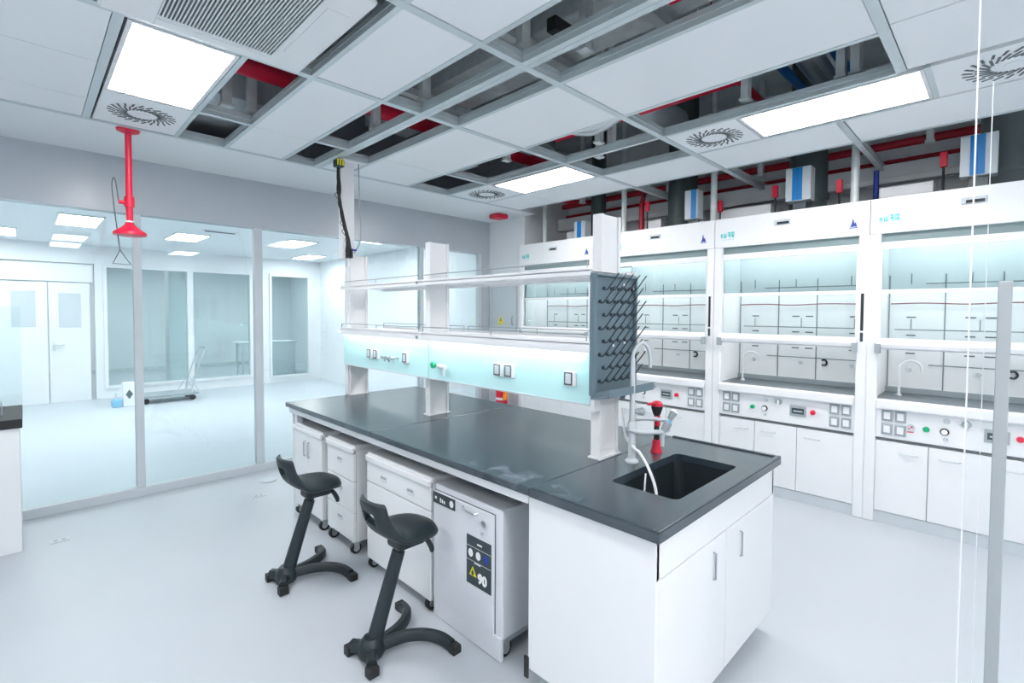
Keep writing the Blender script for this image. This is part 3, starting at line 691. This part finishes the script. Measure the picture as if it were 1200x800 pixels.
# pegboard
pb = thing('drying_pegboard', 'slate blue drying pegboard on the near end of the reagent rack', 'drying rack', (2.05, 1.35, 1.2))
build('board', B(1.872, 2.235, 1.352, 1.372, 1.21, 1.785), 'peg', pb, .004)
b = BM(); box(b, 1.872, 1.885, 1.335, 1.352, 1.21, 1.785); box(b, 2.222, 2.235, 1.335, 1.352, 1.21, 1.785); box(b, 1.885, 2.222, 1.335, 1.352, 1.772, 1.785); build('rim', b, 'peg', pb, .003)
b = BM()
prism(b, [(0, 0), (-.105, .018), (-.105, .055), (-.098, .055), (-.095, .025), (-.01, .012), (0, .03)], (1.86, 1.352, 1.195), (0, 1, 0), (0, 0, 1), (.39, 0, 0))
build('drip_tray', b, 'peg', pb, .002)
b = BM(); cyl(b, (2.05, 1.30, 1.205), (2.05, 1.30, 1.185), .012); build('drain_spout', b, 'peg', pb)
for i in range(8):
    for j in range(5):
        x = 1.925 + j*.062 + (.031 if i % 2 else 0); z = 1.275 + i*.063
        if x > 2.215: continue
        b = BM(); tube(b, [(x, 1.352, z), (x+.002, 1.33, z-.003), (x+.012, 1.275, z+.07)], .0029, 7, k=4); cyl(b, (x, 1.352, z), (x, 1.345, z), .009, n=10)
        build('peg', b, 'pegdark', pb, smooth=True)
b = BM()
for x, z in ((2.04, 1.44), (2.14, 1.45), (2.13, 1.74), (2.215, 1.72)): cyl(b, (x, 1.351, z), (x, 1.348, z), .007, n=10)
build('screw_cap', b, 'ink', pb)

# ------------------------------------------------------------------ sink fittings
fx, fy = 2.07, 1.258
fc = thing('lab_faucet', 'grey triple-outlet laboratory tap standing behind the sink', 'tap', (fx, fy, TZ))
b = BM(); lathe(b, [(.032, TZ), (.032, TZ+.008), (.018, TZ+.02), (.0165, TZ+.16), (.0125, TZ+.30), (.011, 1.38)], (fx, fy, 0)); build('riser', b, 'lightgrey', fc, smooth=True)
b = BM(); tube(b, [(fx, fy, 1.37), (fx+.002, fy, 1.40), (fx+.022, fy-.005, 1.435), (fx+.06, fy-.012, 1.452), (fx+.10, fy-.02, 1.43), (fx+.118, fy-.024, 1.385), (fx+.12, fy-.025, 1.33)], .0085, 12); build('gooseneck', b, 'lightgrey', fc, smooth=True)
b = BM(); tube(b, [(fx-.02, fy, 1.05), (fx+.07, fy+.03, 1.072), (fx+.20, fy+.0, 1.06), (fx+.30, fy-.035, 1.04)], .014, 12, scl=(1, .8)); build('arm', b, 'lightgrey', fc, smooth=True)
b = BM(); tube(b, [(fx-.03, fy, 1.045), (fx+.01, fy-.04, 1.03), (fx+.06, fy-.08, 1.028), (fx+.095, fy-.11, 1.03)], .014, 12, scl=(1, .8)); build('arm', b, 'lightgrey', fc, smooth=True)
b = BM(); lathe(b, [(.018, 1.035), (.023, 1.04), (.023, 1.068), (.016, 1.078)], (fx, fy, 0)); build('collar', b, 'lightgrey', fc, smooth=True)
for px, py, pz, dz in ((fx+.30, fy-.035, 1.04, .06), (fx+.095, fy-.11, 1.03, .07)):
    b = BM(); cyl(b, (px, py, pz+.01), (px, py, pz-dz), .011, .008); n_ = build('nozzle', b, 'lightgrey', fc, smooth=True)
    b = BM(); cyl(b, (px, py, pz), (px+.028, py-.012, pz+.04), .013, .021); k_ = build('valve_knob', b, 'grey', fc, smooth=True)
    b = BM(); cyl(b, (px+.028, py-.012, pz+.04), (px+.035, py-.015, pz+.05), .020, .014); build('knob_cap', b, 'paleblue' if px < fx+.2 else 'ink', k_, smooth=True)
b = BM(); cyl(b, (fx+.008, fy-.01, 1.125), (fx+.035, fy-.035, 1.125), .012, .021); cyl(b, (fx+.035, fy-.035, 1.125), (fx+.043, fy-.043, 1.125), .021, .014); build('side_knob', b, 'grey', fc, smooth=True)
ex, ey = 2.317, 1.263
ew = thing('eyewash', 'black and red hand eyewash standing on the worktop behind the sink', 'eyewash', (ex, ey, TZ))
b = BM(); lathe(b, [(.030, TZ), (.030, TZ+.006), (.024, TZ+.018), (.018, TZ+.065)], (ex, ey, 0)); build('base', b, 'red', ew, smooth=True)
b = BM(); cyl(b, (ex, ey, TZ+.06), (ex, ey, 1.09), .0145, .012); build('stem', b, 'rubber', ew, smooth=True)
b = BM(); cyl(b, (ex-.012, ey-.012, 1.02), (ex-.012, ey-.012, 1.07), .013); build('lever', b, 'red', ew, smooth=True)
b = BM(); lathe(b, [(.012, 1.065), (.020, 1.08), (.028, 1.105), (.029, 1.120)], (ex, ey, 0)); hd_ = build('spray_head', b, 'rubber', ew, smooth=True)
b = BM(); lathe(b, [(.030, 1.120), (.029, 1.134), (.018, 1.143), (.006, 1.146)], (ex, ey, 0)); cyl(b, (ex-.02, ey+.015, 1.130), (ex-.042, ey+.030, 1.130), .008); build('dust_cap', b, 'red', ew, smooth=True)
b = BM(); tube(b, [(2.12, 1.345, 1.12), (2.08, 1.30, 1.0), (2.055, 1.235, .955), (2.03, 1.19, .945), (2.01, 1.13, .885), (1.985, 1.08, .80), (1.96, 1.06, .66)], .007, 8)
one('white_hose', b, 'ink', 'white plastic hose hanging from the tap into the black sink', 'hose', smooth=True)
b = BM(); tube(b, [(1.98, 1.13, .875), (1.965, 1.125, .82), (1.95, 1.12, .70)], .004, 8); one('thin_hose', b, 'ink', 'short thin white tube inside the sink beside the longer hose', 'hose', smooth=True)

# ------------------------------------------------------------------ sit-stand stools
def stool():
    t = thing('standing_stool', 'black sit-stand stool standing nearest the camera', 'stool', (1.10, 2.02, 0), 'black sit-stand stools')
    x0, y0 = 1.10, 2.02
    # base
    b = BM(); lathe(b, [(.055, .015), (.062, .03), (.055, .075), (.035, .10)], (x0+.01, y0+.01, 0), n=24); build('hub', b, 'black', t, smooth=True)
    def sweep(bm, pts, w, hgt):
        P = smooth_path(pts, 6); rr = []
        for i, p in enumerate(P):
            d = P[min(i+1, len(P)-1)]-P[max(i-1, 0)]; d.normalize(); s = Vector((-d.y, d.x, 0)).normalized()
            prof = [(-w, -hgt), (w, -hgt), (w, hgt*.3), (w*.55, hgt), (-w*.55, hgt), (-w, hgt*.3)]
            rr.append([bm.verts.new(p + s*a + Vector((0, 0, bb))) for a, bb in prof])
        rings(bm, rr)
    for sgn in (-1, 1):
        b = BM(); sweep(b, [(x0-.03, y0-sgn*.02, .05), (x0+.07, y0+sgn*.012, .055), (x0+.16, y0+sgn*.035, .055), (x0+.24, y0+sgn*.085, .05), (x0+.29, y0+sgn*.15, .04), (x0+.305, y0+sgn*.215, .030)], .022, .022)
        l = build('leg', b, 'black', t, smooth=True)
        build('foot_pad', B(x0+.282, x0+.33, y0+sgn*.235-.022, y0+sgn*.235+.022, 0, .04), 'rubber', l, .006)
        b = BM(); sweep(b, [(x0+.02, y0+sgn*.0, .05), (x0-.02, y0+sgn*.05, .05), (x0-.045, y0+sgn*.095, .045)], .023, .023)
        l = build('rear_leg', b, 'black', t, smooth=True)
        build('foot_pad', B(x0-.072, x0-.02, y0+sgn*.10-.022, y0+sgn*.10+.022, 0, .045), 'rubber', l, .006)
    b = BM(); p0 = Vector((x0+.02, y0+.01, .06)); p1 = Vector((x0+.143, y0-.012, .465)); P = p1-p0
    tube(b, [p0, p0+P*.5, p1], lambda q: .037-.006*q, 18, sm=False); build('column', b, 'black', t, smooth=True)
    b = BM(); tube(b, [p1-P*.02, p1+P*.10], .024, 14, sm=False); build('piston', b, 'rubber', t, smooth=True)
    # tilt bracket
    b = BM(); box(b, x0+.10, x0+.25, y0-.085, y0+.03, .490, .57); build('tilt_bracket', b, 'black', t, .015)
    b = BM(); tube(b, [(x0+.23, y0-.05, .515), (x0+.262, y0-.065, .50), (x0+.285, y0-.072, .46), (x0+.290, y0-.074, .435)], lambda q: .010+.013*math.sin(q*2.6), 10, scl=(1, .6)); build('tilt_lever', b, 'black', t, smooth=True)
    # seat: closed saddle surface
    NU, NV = 34, 25
    prof = smooth_path([(-.018, 0, .150), (-.010, 0, .105), (.008, 0, .060), (.045, 0, .022), (.10, 0, .004), (.18, 0, .0), (.26, 0, -.010), (.315, 0, -.034)], 8)
    acc = [0.0]
    for p, q in zip(prof, prof[1:]): acc.append(acc[-1] + (q-p).length)
    def at(u):
        d = u*acc[-1]
        for k in range(len(prof)-1):
            if acc[k+1] >= d: return prof[k].lerp(prof[k+1], (d-acc[k])/(acc[k+1]-acc[k]))
        return prof[-1]
    def top(u, v):
        p = at(u)
        hw = .112 + .045*max(0, min(1, (u-.22)/.25))
        if u > .66: hw *= math.sqrt(max(0, 1-((u-.66)/.34)**2.2))*.9 + .10
        if u < .10: hw *= .84 + .16*math.sqrt(1-((.10-u)/.10)**2)
        cr = max(0, min(1, (u-.25)/.2))
        z = p.z - .03*abs(v)**3.5*cr
        x = p.x + .025*v*v*(1-cr) 
        return Vector((x0 + x, y0-.03+hw*v, .607 + z))
    def thick(u): return .026 + .030*max(0, min(1, (u-.15)/.3))
    I0, I1, J0, J1 = 4, 8, 7, 17
    hole = lambda i, j: I0 <= i < I1 and J0 <= j < J1
    b = BM()
    T = [[b.verts.new(top(i/(NU-1), -1+2*j/(NV-1))) for j in range(NV)] for i in range(NU)]
    def low(i, j):
        u, v = i/(NU-1), -1+2*j/(NV-1)
        a, c = at(max(0, u-.02)), at(min(1, u+.02)); d = (c-a).normalized(); nrm = Vector((-d.z, 0, d.x))
        if nrm.z < 0: nrm = -nrm
        return top(u, v*(.95 if u > .3 else .98)) - nrm*thick(u)*(.45+.55*(1-abs(v)**4))
    L = [[b.verts.new(low(i, j)) for j in range(NV)] for i in range(NU)]
    for i in range(NU-1):
        for j in range(NV-1):
            if hole(i, j): continue
            b.faces.new((T[i][j], T[i+1][j], T[i+1][j+1], T[i][j+1])); b.faces.new((L[i][j+1], L[i+1][j+1], L[i+1][j], L[i][j]))
    for i in range(NU-1):
        b.faces.new((T[i][0], L[i][0], L[i+1][0], T[i+1][0])); b.faces.new((T[i+1][-1], L[i+1][-1], L[i][-1], T[i][-1]))
    for j in range(NV-1):
        b.faces.new((T[0][j+1], L[0][j+1], L[0][j], T[0][j])); b.faces.new((T[-1][j], L[-1][j], L[-1][j+1], T[-1][j+1]))
    for j in range(J0, J1):
        b.faces.new((T[I0][j], T[I0][j+1], L[I0][j+1], L[I0][j])); b.faces.new((T[I1][j+1], T[I1][j], L[I1][j], L[I1][j+1]))
    for i in range(I0, I1):
        b.faces.new((T[i+1][J0], T[i][J0], L[i][J0], L[i+1][J0])); b.faces.new((T[i][J1], T[i+1][J1], L[i+1][J1], L[i][J1]))
    s = build('seat', b, 'black', t, smooth=True)
    ss = s.modifiers.new('sub', 'SUBSURF'); ss.levels = 1; ss.render_levels = 1
    return t
s1 = stool()
dup(s1, (1.055, 2.94, 0), 'black sit-stand stool farther from the camera, beside the drawer pedestals')

# ------------------------------------------------------------------ fume hoods
HX, HW = 4.62, .598
def hood(cy, label):
    t = thing('fume_hood', label, 'fume hood', (HX, cy, 0), 'white walk-up fume hoods')
    X0 = HX
    def BB(x0, x1, y0, y1, z0, z1): return B(x0, x1, cy+y0, cy+y1, z0, z1)
    for s in (-1, 1):
        a, b_ = sorted((s*HW, s*.528))
        bm = BM(); box(bm, X0, X0+.06, cy+a, cy+b_, 0, 2.21); a2, b2 = sorted((s*HW, s*.578)); box(bm, X0+.06, X0+.82, cy+a2, cy+b2, 0, 2.47)
        build('side_panel', bm, 'white', t, .008)
    build('header', BB(X0, X0+.03, -.596, .596, 2.21, 2.475), 'white', t, .003)
    build('roof', BB(X0+.03, X0+.82, -.578, .578, 2.45, 2.47), 'white', t)
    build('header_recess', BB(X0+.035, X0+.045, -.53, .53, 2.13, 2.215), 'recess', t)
    # header fittings
    build('display_housing', BB(X0-.012, X0, -.045, .085, 2.36, 2.405), 'lightgrey', t, .004)
    build('display', BB(X0-.015, X0-.011, -.035, .06, 2.365, 2.386), 'rubber', t, .002)
    lg = BM(); rnd = random.Random(7)
    for k in range(4):
        yc = .535 - k*.034
        for q in range(2 + (k % 2)): box(lg, X0-.002, X0, cy+yc-.012+q*.010, cy+yc-.007+q*.010, 2.30-.012*rnd.random(), 2.335+.012*rnd.random())
        zz = 2.302+.025*rnd.random(); box(lg, X0-.002, X0, cy+yc-.013, cy+yc+.012, zz, zz+.007)
        if k > 1: box(lg, X0-.002, X0, cy+yc-.013, cy+yc+.012, 2.338, 2.346)
    for k in range(5): box(lg, X0-.002, X0, cy+.425+k*.022, cy+.435+k*.022, 2.277, 2.281)
    build('logo', lg, 'cyan', t)
    em = BM(); prism(em, [(-.028, -.035), (.028, -.035), (.014, .015), (.008, .0), (-.004, .045), (-.012, .0)], (X0-.002, cy-.49, 2.305), (0, -1, 0), (0, 0, 1), (.002, 0, 0)); e_ = build('emblem', em, 'navy', t)
    build('emblem_line', BB(X0-.003, X0-.0015, -.512, -.468, 2.277, 2.281), 'ink', e_)
    # sash
    sb = BM()
    box(sb, X0+.012, X0+.03, cy-.53, cy+.53, 2.09, 2.145)
    for s in (-1, 1):
        a, b_ = sorted((s*.53, s*.516)); box(sb, X0+.012, X0+.03, cy+a, cy+b_, 1.40, 2.09)
    box(sb, X0+.008, X0+.03, cy-.516, cy+.516, 1.755, 1.785)
    sash = build('sash_frame', sb, 'metalwhite', t, .002)
    build('sash_glass', BB(X0+.018, X0+.024, -.516, .516, 1.40, 1.768), 'hoodglass', sash)
    build('upper_pane', BB(X0+.018, X0+.024, -.516, .516, 1.77, 2.09), 'reflectglass', sash)  # upper sash glass, darkened in colour to imitate a reflection
    hb = BM(); prism(hb, [(-.035, .0), (-.045, .03), (-.03, .062), (.0, .072), (.03, .072), (.03, -.005), (0, -.012)], (X0, cy-.535, 1.345), (1, 0, 0), (0, 0, 1), (0, 1.07, 0))
    build('sash_handle', hb, 'metalwhite', sash, .004)
    for y in (-.525, .525): build('handle_clip', BB(X0-.052, X0-.02, y-.019, y+.019, 1.305, 1.378), 'grey', sash, .003)
    build('controller_strip', BB(X0-.004, X0, -.572, -.552, 1.47, 1.76), 'rubber', t, .002); build('controller_strip', BB(X0-.004, X0, -.572, -.552, 1.385, 1.455), 'charcoal', t, .002)
    # work chamber
    build('work_surface', BB(X0+.03, X0+.52, -.575, .575, .90, .955), 'darkgrey', t)
    build('sill', BB(X0-.035, X0+.035, -.528, .528, .882, .955), 'metalwhite', t, .012)
    lb = BM(); box(lb, X0+.50, X0+.52, cy-.56, cy+.56, .955, 2.33); box(lb, X0+.06, X0+.52, cy-.56, cy+.56, 2.31, 2.33)
    for s in (-1, 1):
        a, b_ = sorted((s*.577, s*.545)); box(lb, X0+.06, X0+.50, cy+a, cy+b_, .955, 2.33)
    build('liner', lb, 'liner', t)
    build('baffle_foot', BB(X0+.485, X0+.50, -.545, .545, .957, 1.0), 'grey', t)
    bk = X0+.50
    sm_ = BM()
    for y in (.533, .182, -.138, -.525): box(sm_, bk-.004, bk, cy+y-.004, cy+y+.004, 1.0, 1.92)
    build('baffle_joint', sm_, 'liftrail', t)
    for y in (.388, .034, -.078, -.418):
        for z in (1.576, 1.43, 1.282): build('baffle_slot', BB(bk-.003, bk, y-.03, y+.03, z-.005, z+.005), 'seam', t)
    rb = BM()
    for z, a, b_, x in ((1.845, -.50, .30, bk-.03), (1.475, -.52, .49, bk-.03), (1.197, -.52, .27, bk-.03)):
        cyl(rb, (x, cy+a, z), (x, cy+b_, z), .0045, n=8)
    for y, z0, z1 in ((.39, 1.845, 1.93), (-.40, 1.845, 1.93), (.03, 1.845, 1.92), (.385, 1.475, 1.56), (-.02, 1.475, 1.56), (-.43, 1.475, 1.56)):
        cyl(rb, (bk-.03, cy+y, z0), (bk-.03, cy+y, z1), .004, n=6)
    for y in (.25, -.45):
        for z in (1.845, 1.475, 1.197): cyl(rb, (bk-.03, cy+y, z), (bk, cy+y, z), .005, n=6)
    build('lattice_rod', rb, 'liftrail', t)
    wv = BM(); tube(wv, [(bk-.02, cy+.52, 1.685), (bk-.02, cy+.3, 1.69), (bk-.02, cy+.05, 1.68), (bk-.02, cy-.2, 1.69), (bk-.02, cy-.5, 1.685)], .0045, 8); build('red_cable', wv, 'winecable', t, smooth=True)
    gn = BM(); gx = X0+.30
    tube(gn, [(gx, cy+.43, .955), (gx, cy+.43, 1.15), (gx+.01, cy+.42, 1.20), (gx+.02, cy+.37, 1.235), (gx+.03, cy+.31, 1.21), (gx+.03, cy+.295, 1.15)], .009, 10, k=5); cyl(gn, (gx, cy+.43, .955), (gx, cy+.43, .97), .02)
    build('gooseneck_tap', gn, 'metalwhite', t, smooth=True)
    for y in (.39, -.02, -.415):
        kb = BM(); cyl(kb, (bk, cy+y, 1.15), (bk-.03, cy+y, 1.15), .010); cyl(kb, (bk-.03, cy+y, 1.15), (bk-.045, cy+y, 1.15), .018, .014); build('tap_knob', kb, 'lightgrey', t, smooth=True)
    cc = BM(); tube(cc, [(bk-.008, cy-.203+.022*math.cos(a), 1.16+.026*math.sin(a)) for a in [PI*(.75-1.5*k/10) + PI for k in range(11)]], .008, 8, sm=False); build('black_hook', cc, 'rubber', t, smooth=True)
    build('chamber_fill', BB(X0+.10, X0+.42, -.48, .48, 2.295, 2.309), 'hoodfill', t)  # glowing plate added under the roof to lift the chamber brightness
    # control panel
    build('control_panel', BB(X0+.006, X0+.05, -.528, .528, .662, .884), 'white', t, .002)
    build('panel_joint', BB(X0+.008, X0+.05, -.528, .528, .648, .662), 'seam', t)
    for y in (.459, .379, -.396, -.477):
        for z in (.833, .731):
            s = build('socket', BB(X0-.004, X0+.007, y-.034, y+.034, z-.042, z+.042), 'grey', t, .003)
            build('socket_flap', BB(X0-.008, X0-.003, y-.02, y+.02, z-.026, z+.026), 'metalwhite', s, .002)
            sr = BM()
            for (a, b_, z0, z1) in ((y-.026, y+.026, z+.027, z+.032), (y-.026, y+.026, z-.032, z-.027), (y+.021, y+.026, z-.027, z+.027), (y-.026, y-.021, z-.027, z+.027)): box(sr, X0-.0052, X0-.0035, cy+a, cy+b_, z0, z1)
            build('socket_frame', sr, 'grey', s)
    def knob(nm, y, z, r, m, dep=.02):
        kb = BM(); cyl(kb, (X0+.006, cy+y, z), (X0+.006-dep, cy+y, z), r, r*.85, n=18); return build(nm, kb, m, t, smooth=True)
    knob('green_button', .231, .766, .020, 'green'); knob('indicator', .120, .843, .020, 'lightgrey', .006); 
    k = knob('black_knob', .131, .765, .026, 'rubber', .012); kb = BM(); cyl(kb, (X0-.006, cy+.131, .765), (X0-.012, cy+.131, .765), .018, n=18); build('knob_face', kb, 'ink', k)
    knob('indicator', .125, .71, .014, 'lightgrey', .006)
    k = knob('selector_knob', .018, .836, .026, 'grey', .02); kb = BM(); box(kb, X0-.02, X0-.012, cy+.012, cy+.024, .815, .857); build('knob_face', kb, 'ink', k)
    s = build('screen_housing', BB(X0-.006, X0+.006, -.195, -.072, .735, .822), 'grey', t, .004); build('screen', BB(X0-.0075, X0-.005, -.18, -.087, .755, .802), 'charcoal', s)
    build('screen_button', BB(X0-.009, X0-.007, -.17, -.10, .772, .782), 'lightgrey', s)
    knob('emergency_button', -.244, .781, .021, 'red', .022)
    # base cupboards
    build('base_carcass', BB(X0+.04, X0+.80, -.577, .577, .09, .648), 'white', t)
    build('plinth', BB(X0+.02, X0+.04, -.528, .528, .0, .088), 'lightgrey', t)
    for a, b_, hy in ((.217, .527, .326), (-.122, .213, .099), (-.527, -.126, -.238)):
        d = build('door', BB(X0+.014, X0+.038, a, b_, .092, .638), 'white', t, .003)
        hb = BM(); tube(hb, [(X0+.014, cy+hy+.055, .558), (X0-.006, cy+hy+.05, .560), (X0-.006, cy+hy-.05, .560), (X0+.014, cy+hy-.055, .558)], .005, 8, sm=False); build('handle', hb, 'steel', d)
    return t
h0 = hood(1.352, 'white fume hood third from the left, behind the sink end of the bench')
h3 = dup(h0, (HX, .156, 0), 'white fume hood at the right edge, partly behind the glass door')
BASE[h3.name] = Vector((HX, .156, 0))
b = BM(); cyl(b, (HX+.006, .476, .764), (HX, .476, .764), .026, n=20); eb = build('round_sticker', b, 'lightgrey', h3)
b = BM(); box(b, HX-.0012, HX+.0002, .456, .496, .728, .734); box(b, HX-.0012, HX+.0002, .462, .476, .764, .775); box(b, HX-.0012, HX+.0002, .478, .488, .752, .760); build('sticker_print', b, 'red', eb)
dup(h0, (HX, 2.550, 0), 'white fume hood second from the left, behind the slate pegboard')
dup(h0, (HX, 3.925, 0), 'white fume hood at the far left, against the corner wall')
tag(build('filler_panel', B(HX+.005, HX+.05, 3.150, 3.325, 0, 2.47), 'white', None, .002), 'narrow white filler panel between the two far fume hoods', 'panel')
# exhaust ducts and controllers on the hoods
def hood_duct(y, label, r=.15):
    b = BM(); cyl(b, (5.08, y, 2.475), (5.08, y, 3.89), r, n=28)
    for z in (2.62, 3.2): cyl(b, (5.08, y, z), (5.08, y, z+.03), r+.012, n=28)
    return one('exhaust_duct', b, 'darksteel', label, 'duct', 'exhaust ducts of the fume hoods', smooth=True)
hood_duct(1.30, 'dark exhaust duct rising from the third fume hood'); hood_duct(.02, 'dark exhaust duct rising from the rightmost fume hood'); hood_duct(2.50, 'dark exhaust duct rising from the second fume hood'); hood_duct(3.60, 'dark exhaust duct behind the top of the pegboard tower', .09)
def controller(y, label, rz=0, w=.195, z0=2.575, z1=2.86, sh_=0.0):
    t = thing('damper_controller', label, 'control box', (4.78, y, 2.475), 'damper controllers on the hoods')
    def L(x0, x1, a, b_, c, d): return B(4.78+x0, 4.78+x1, y+a, y+b_, c, d)
    build('housing', L(-.03, .10, -w/2, w/2, z0, z1), 'lightgrey', t, .005)
    build('blue_stripe', L(-.033, -.029, -w*.17+sh_, w*.23+sh_, z0+.005, z1-.005), 'blue', t)
    build('stripe_line', L(-.0335, -.0325, w*.02+sh_, w*.03+sh_, z0+.005, z1-.005), 'navy', t)
    b = BM(); box(b, 4.78+.02, 4.78+.05, y-.05, y+.05, 2.475, z0); box(b, 4.78-.02, 4.78+.08, y-.06, y+.06, 2.475, 2.485); build('bracket', b, 'darkgrey', t)
    t.rotation_euler.z = rz
    return t
controller(1.295, 'white control box with blue stripe on the third fume hood'); controller(.165, 'white control box with blue stripe seen through the glass door line at the right')
controller(2.25, 'narrow white control box with blue stripe on the second fume hood', 0, .135, 2.54, 2.83, -.03); controller(3.64, 'white control box with blue stripe on the far left fume hood', 0, .16, 2.49, 2.70)
for y, l, h_ in ((2.82, 'red valve actuator above the second fume hood, left of its duct', 2.72), (1.52, 'red valve post beside the control box of the third hood', 2.66), (.36, 'red valve actuator left of the rightmost control box', 2.70), (1.02, 'red valve post right of the third hood duct', 2.62), (2.02, 'red valve post between the second and third hoods', 2.60)):
    t = thing('valve_actuator', l, 'valve', (4.9, y, 2.475), 'red valves above the hoods')
    b = BM(); cyl(b, (4.9, y, 2.475), (4.9, y, h_), .008, n=8); build('stem', b, 'rubber', t)
    build('actuator', B(4.88, 4.92, y-.022, y+.022, h_, h_+.11), 'red', t, .006)
b = BM(); tube(b, [(5.1, .80, 2.475), (5.1, .80, 2.80)], .02, 10, sm=False); one('blue_post', b, 'navy', 'blue pipe standing between third and rightmost hood', 'pipe', smooth=True)
for y0, y1, l in ((3.8, 4.02, 'white fan box behind the header of the far left hood'), (2.70, 2.89, 'white fan box behind the header of the second hood'), (1.58, 2.12, 'white fan box left of the third hood duct'), (.42, .76, 'white fan box between the third and rightmost hood ducts'), (-.6, -.25, 'white fan box behind the rightmost hood header')):
    one('fan_box', B(4.98, 5.36, y0, y1, 2.475, 2.63), 'white', l, 'box', 'white boxes on the hoods', bevel=.005)
for y, l in ((2.06, 'upright grey pipe between second and third hood tops'), (.90, 'upright grey pipe right of the third hood top'), (3.08, 'upright grey pipe right of the pegboard tower top'), (4.27, 'upright grey pipe over the far left hood')):
    b = BM(); cyl(b, (4.84, y, 2.475), (4.84, y, 3.89), .03, n=14); one('riser_pipe', b, 'steel', l, 'pipe', 'grey risers over the hoods', smooth=True)
for y, z, l in ((1.40, 3.20, 'pale steel channel crossing high above the openings at the top of the photo'), (2.12, 3.22, 'pale steel channel crossing above the central openings'), (3.12, 3.18, 'pale steel channel crossing above the far openings')):
    b = BM(); box(b, .4, 3.2, y-.03, y+.03, z, z+.005); box(b, .4, 3.2, y-.03, y-.025, z+.005, z+.05); box(b, .4, 3.2, y+.025, y+.03, z+.005, z+.05)
    for x in (.6, 1.98, 3.0): cyl(b, (x, y, z), (x, y, 3.89), .005, n=6)
    one('support_channel', b, 'steel', l, 'support channel', 'support channels above the ceiling')

# ------------------------------------------------------------------ near things: side bench, glass door, floor plates
sb = thing('side_bench', 'white side bench with black top cut by the left edge of the photo', 'bench', (-.5, 4.85, 0))
build('cabinet', B(-1.2, -.037, 4.548, 5.19, .0, .825), 'white', sb, .003)
build('worktop', B(-1.24, -.022, 4.53, 5.20, .825, .885), 'rubber', sb, .004)
build('splash_glass', B(-1.1, -.022, 5.175, 5.183, .885, 1.62), 'hoodglass', sb)
b = BM(); tube(b, [(-.3, 4.75, .885), (-.3, 4.75, .98), (-.12, 4.75, .98), (-.12, 4.75, .885)], .006, 8, sm=False); build('rod', b, 'silver', sb)
gd = thing('glass_door', 'frameless glass door leaf with long grey pull bar in the right foreground', 'glass door', (1.60, .06, 0))
build('pane', B(1.594, 1.606, -.95, .062, .01, 2.45), 'doorglass', gd)
build('edge_strip', B(1.5925, 1.6075, .0605, .0632, .01, 2.45), 'ink', gd)
build('seal_strip', B(1.604, 1.608, .0345, .0362, .01, 2.14), 'ink', gd)
hb = build('pull_bar', B(1.540, 1.556, -.009, .0145, .45, 1.675), 'barsteel', gd, .002)
b = BM()
for z in (.6, 1.55): cyl(b, (1.556, .003, z), (1.594, .003, z), .008, n=12)
build('standoff', b, 'silver', hb)
def floor_plate(x, y, label):
    t = thing('floor_box', label, 'floor socket', (x, y, 0), 'floor socket plates')
    build('plate', B(x-.05, x+.05, y-.035, y+.035, 0, .004), 'lightgrey', t, .001)
    b = BM(); cyl(b, (x-.02, y, .004), (x-.02, y, .006), .012, n=12); cyl(b, (x+.02, y, .004), (x+.02, y, .006), .012, n=12); build('outlet', b, 'grey', t)
floor_plate(.145, 4.59, 'small grey socket plate on the floor at the left'); floor_plate(1.41, 4.52, 'small grey socket plate on the floor near the far end of the bench')
b = BM(); cyl(b, (1.6, 4.86, 0), (1.6, 4.86, .012), .07, n=24); one('floor_disc', b, 'lightgrey', 'round pale cap on the floor near the glass and bench end', 'floor cap', smooth=True)

# ------------------------------------------------------------------ world & view
w = bpy.data.worlds.new('world'); S.world = w; w.use_nodes = True
w.node_tree.nodes['Background'].inputs[0].default_value = (.8, .9, 1, 1); w.node_tree.nodes['Background'].inputs[1].default_value = .3
S.view_settings.view_transform = 'Standard'; S.view_settings.look = 'None'; S.view_settings.exposure = 0.78; S.view_settings.gamma = 1
S.view_settings.use_curve_mapping = False
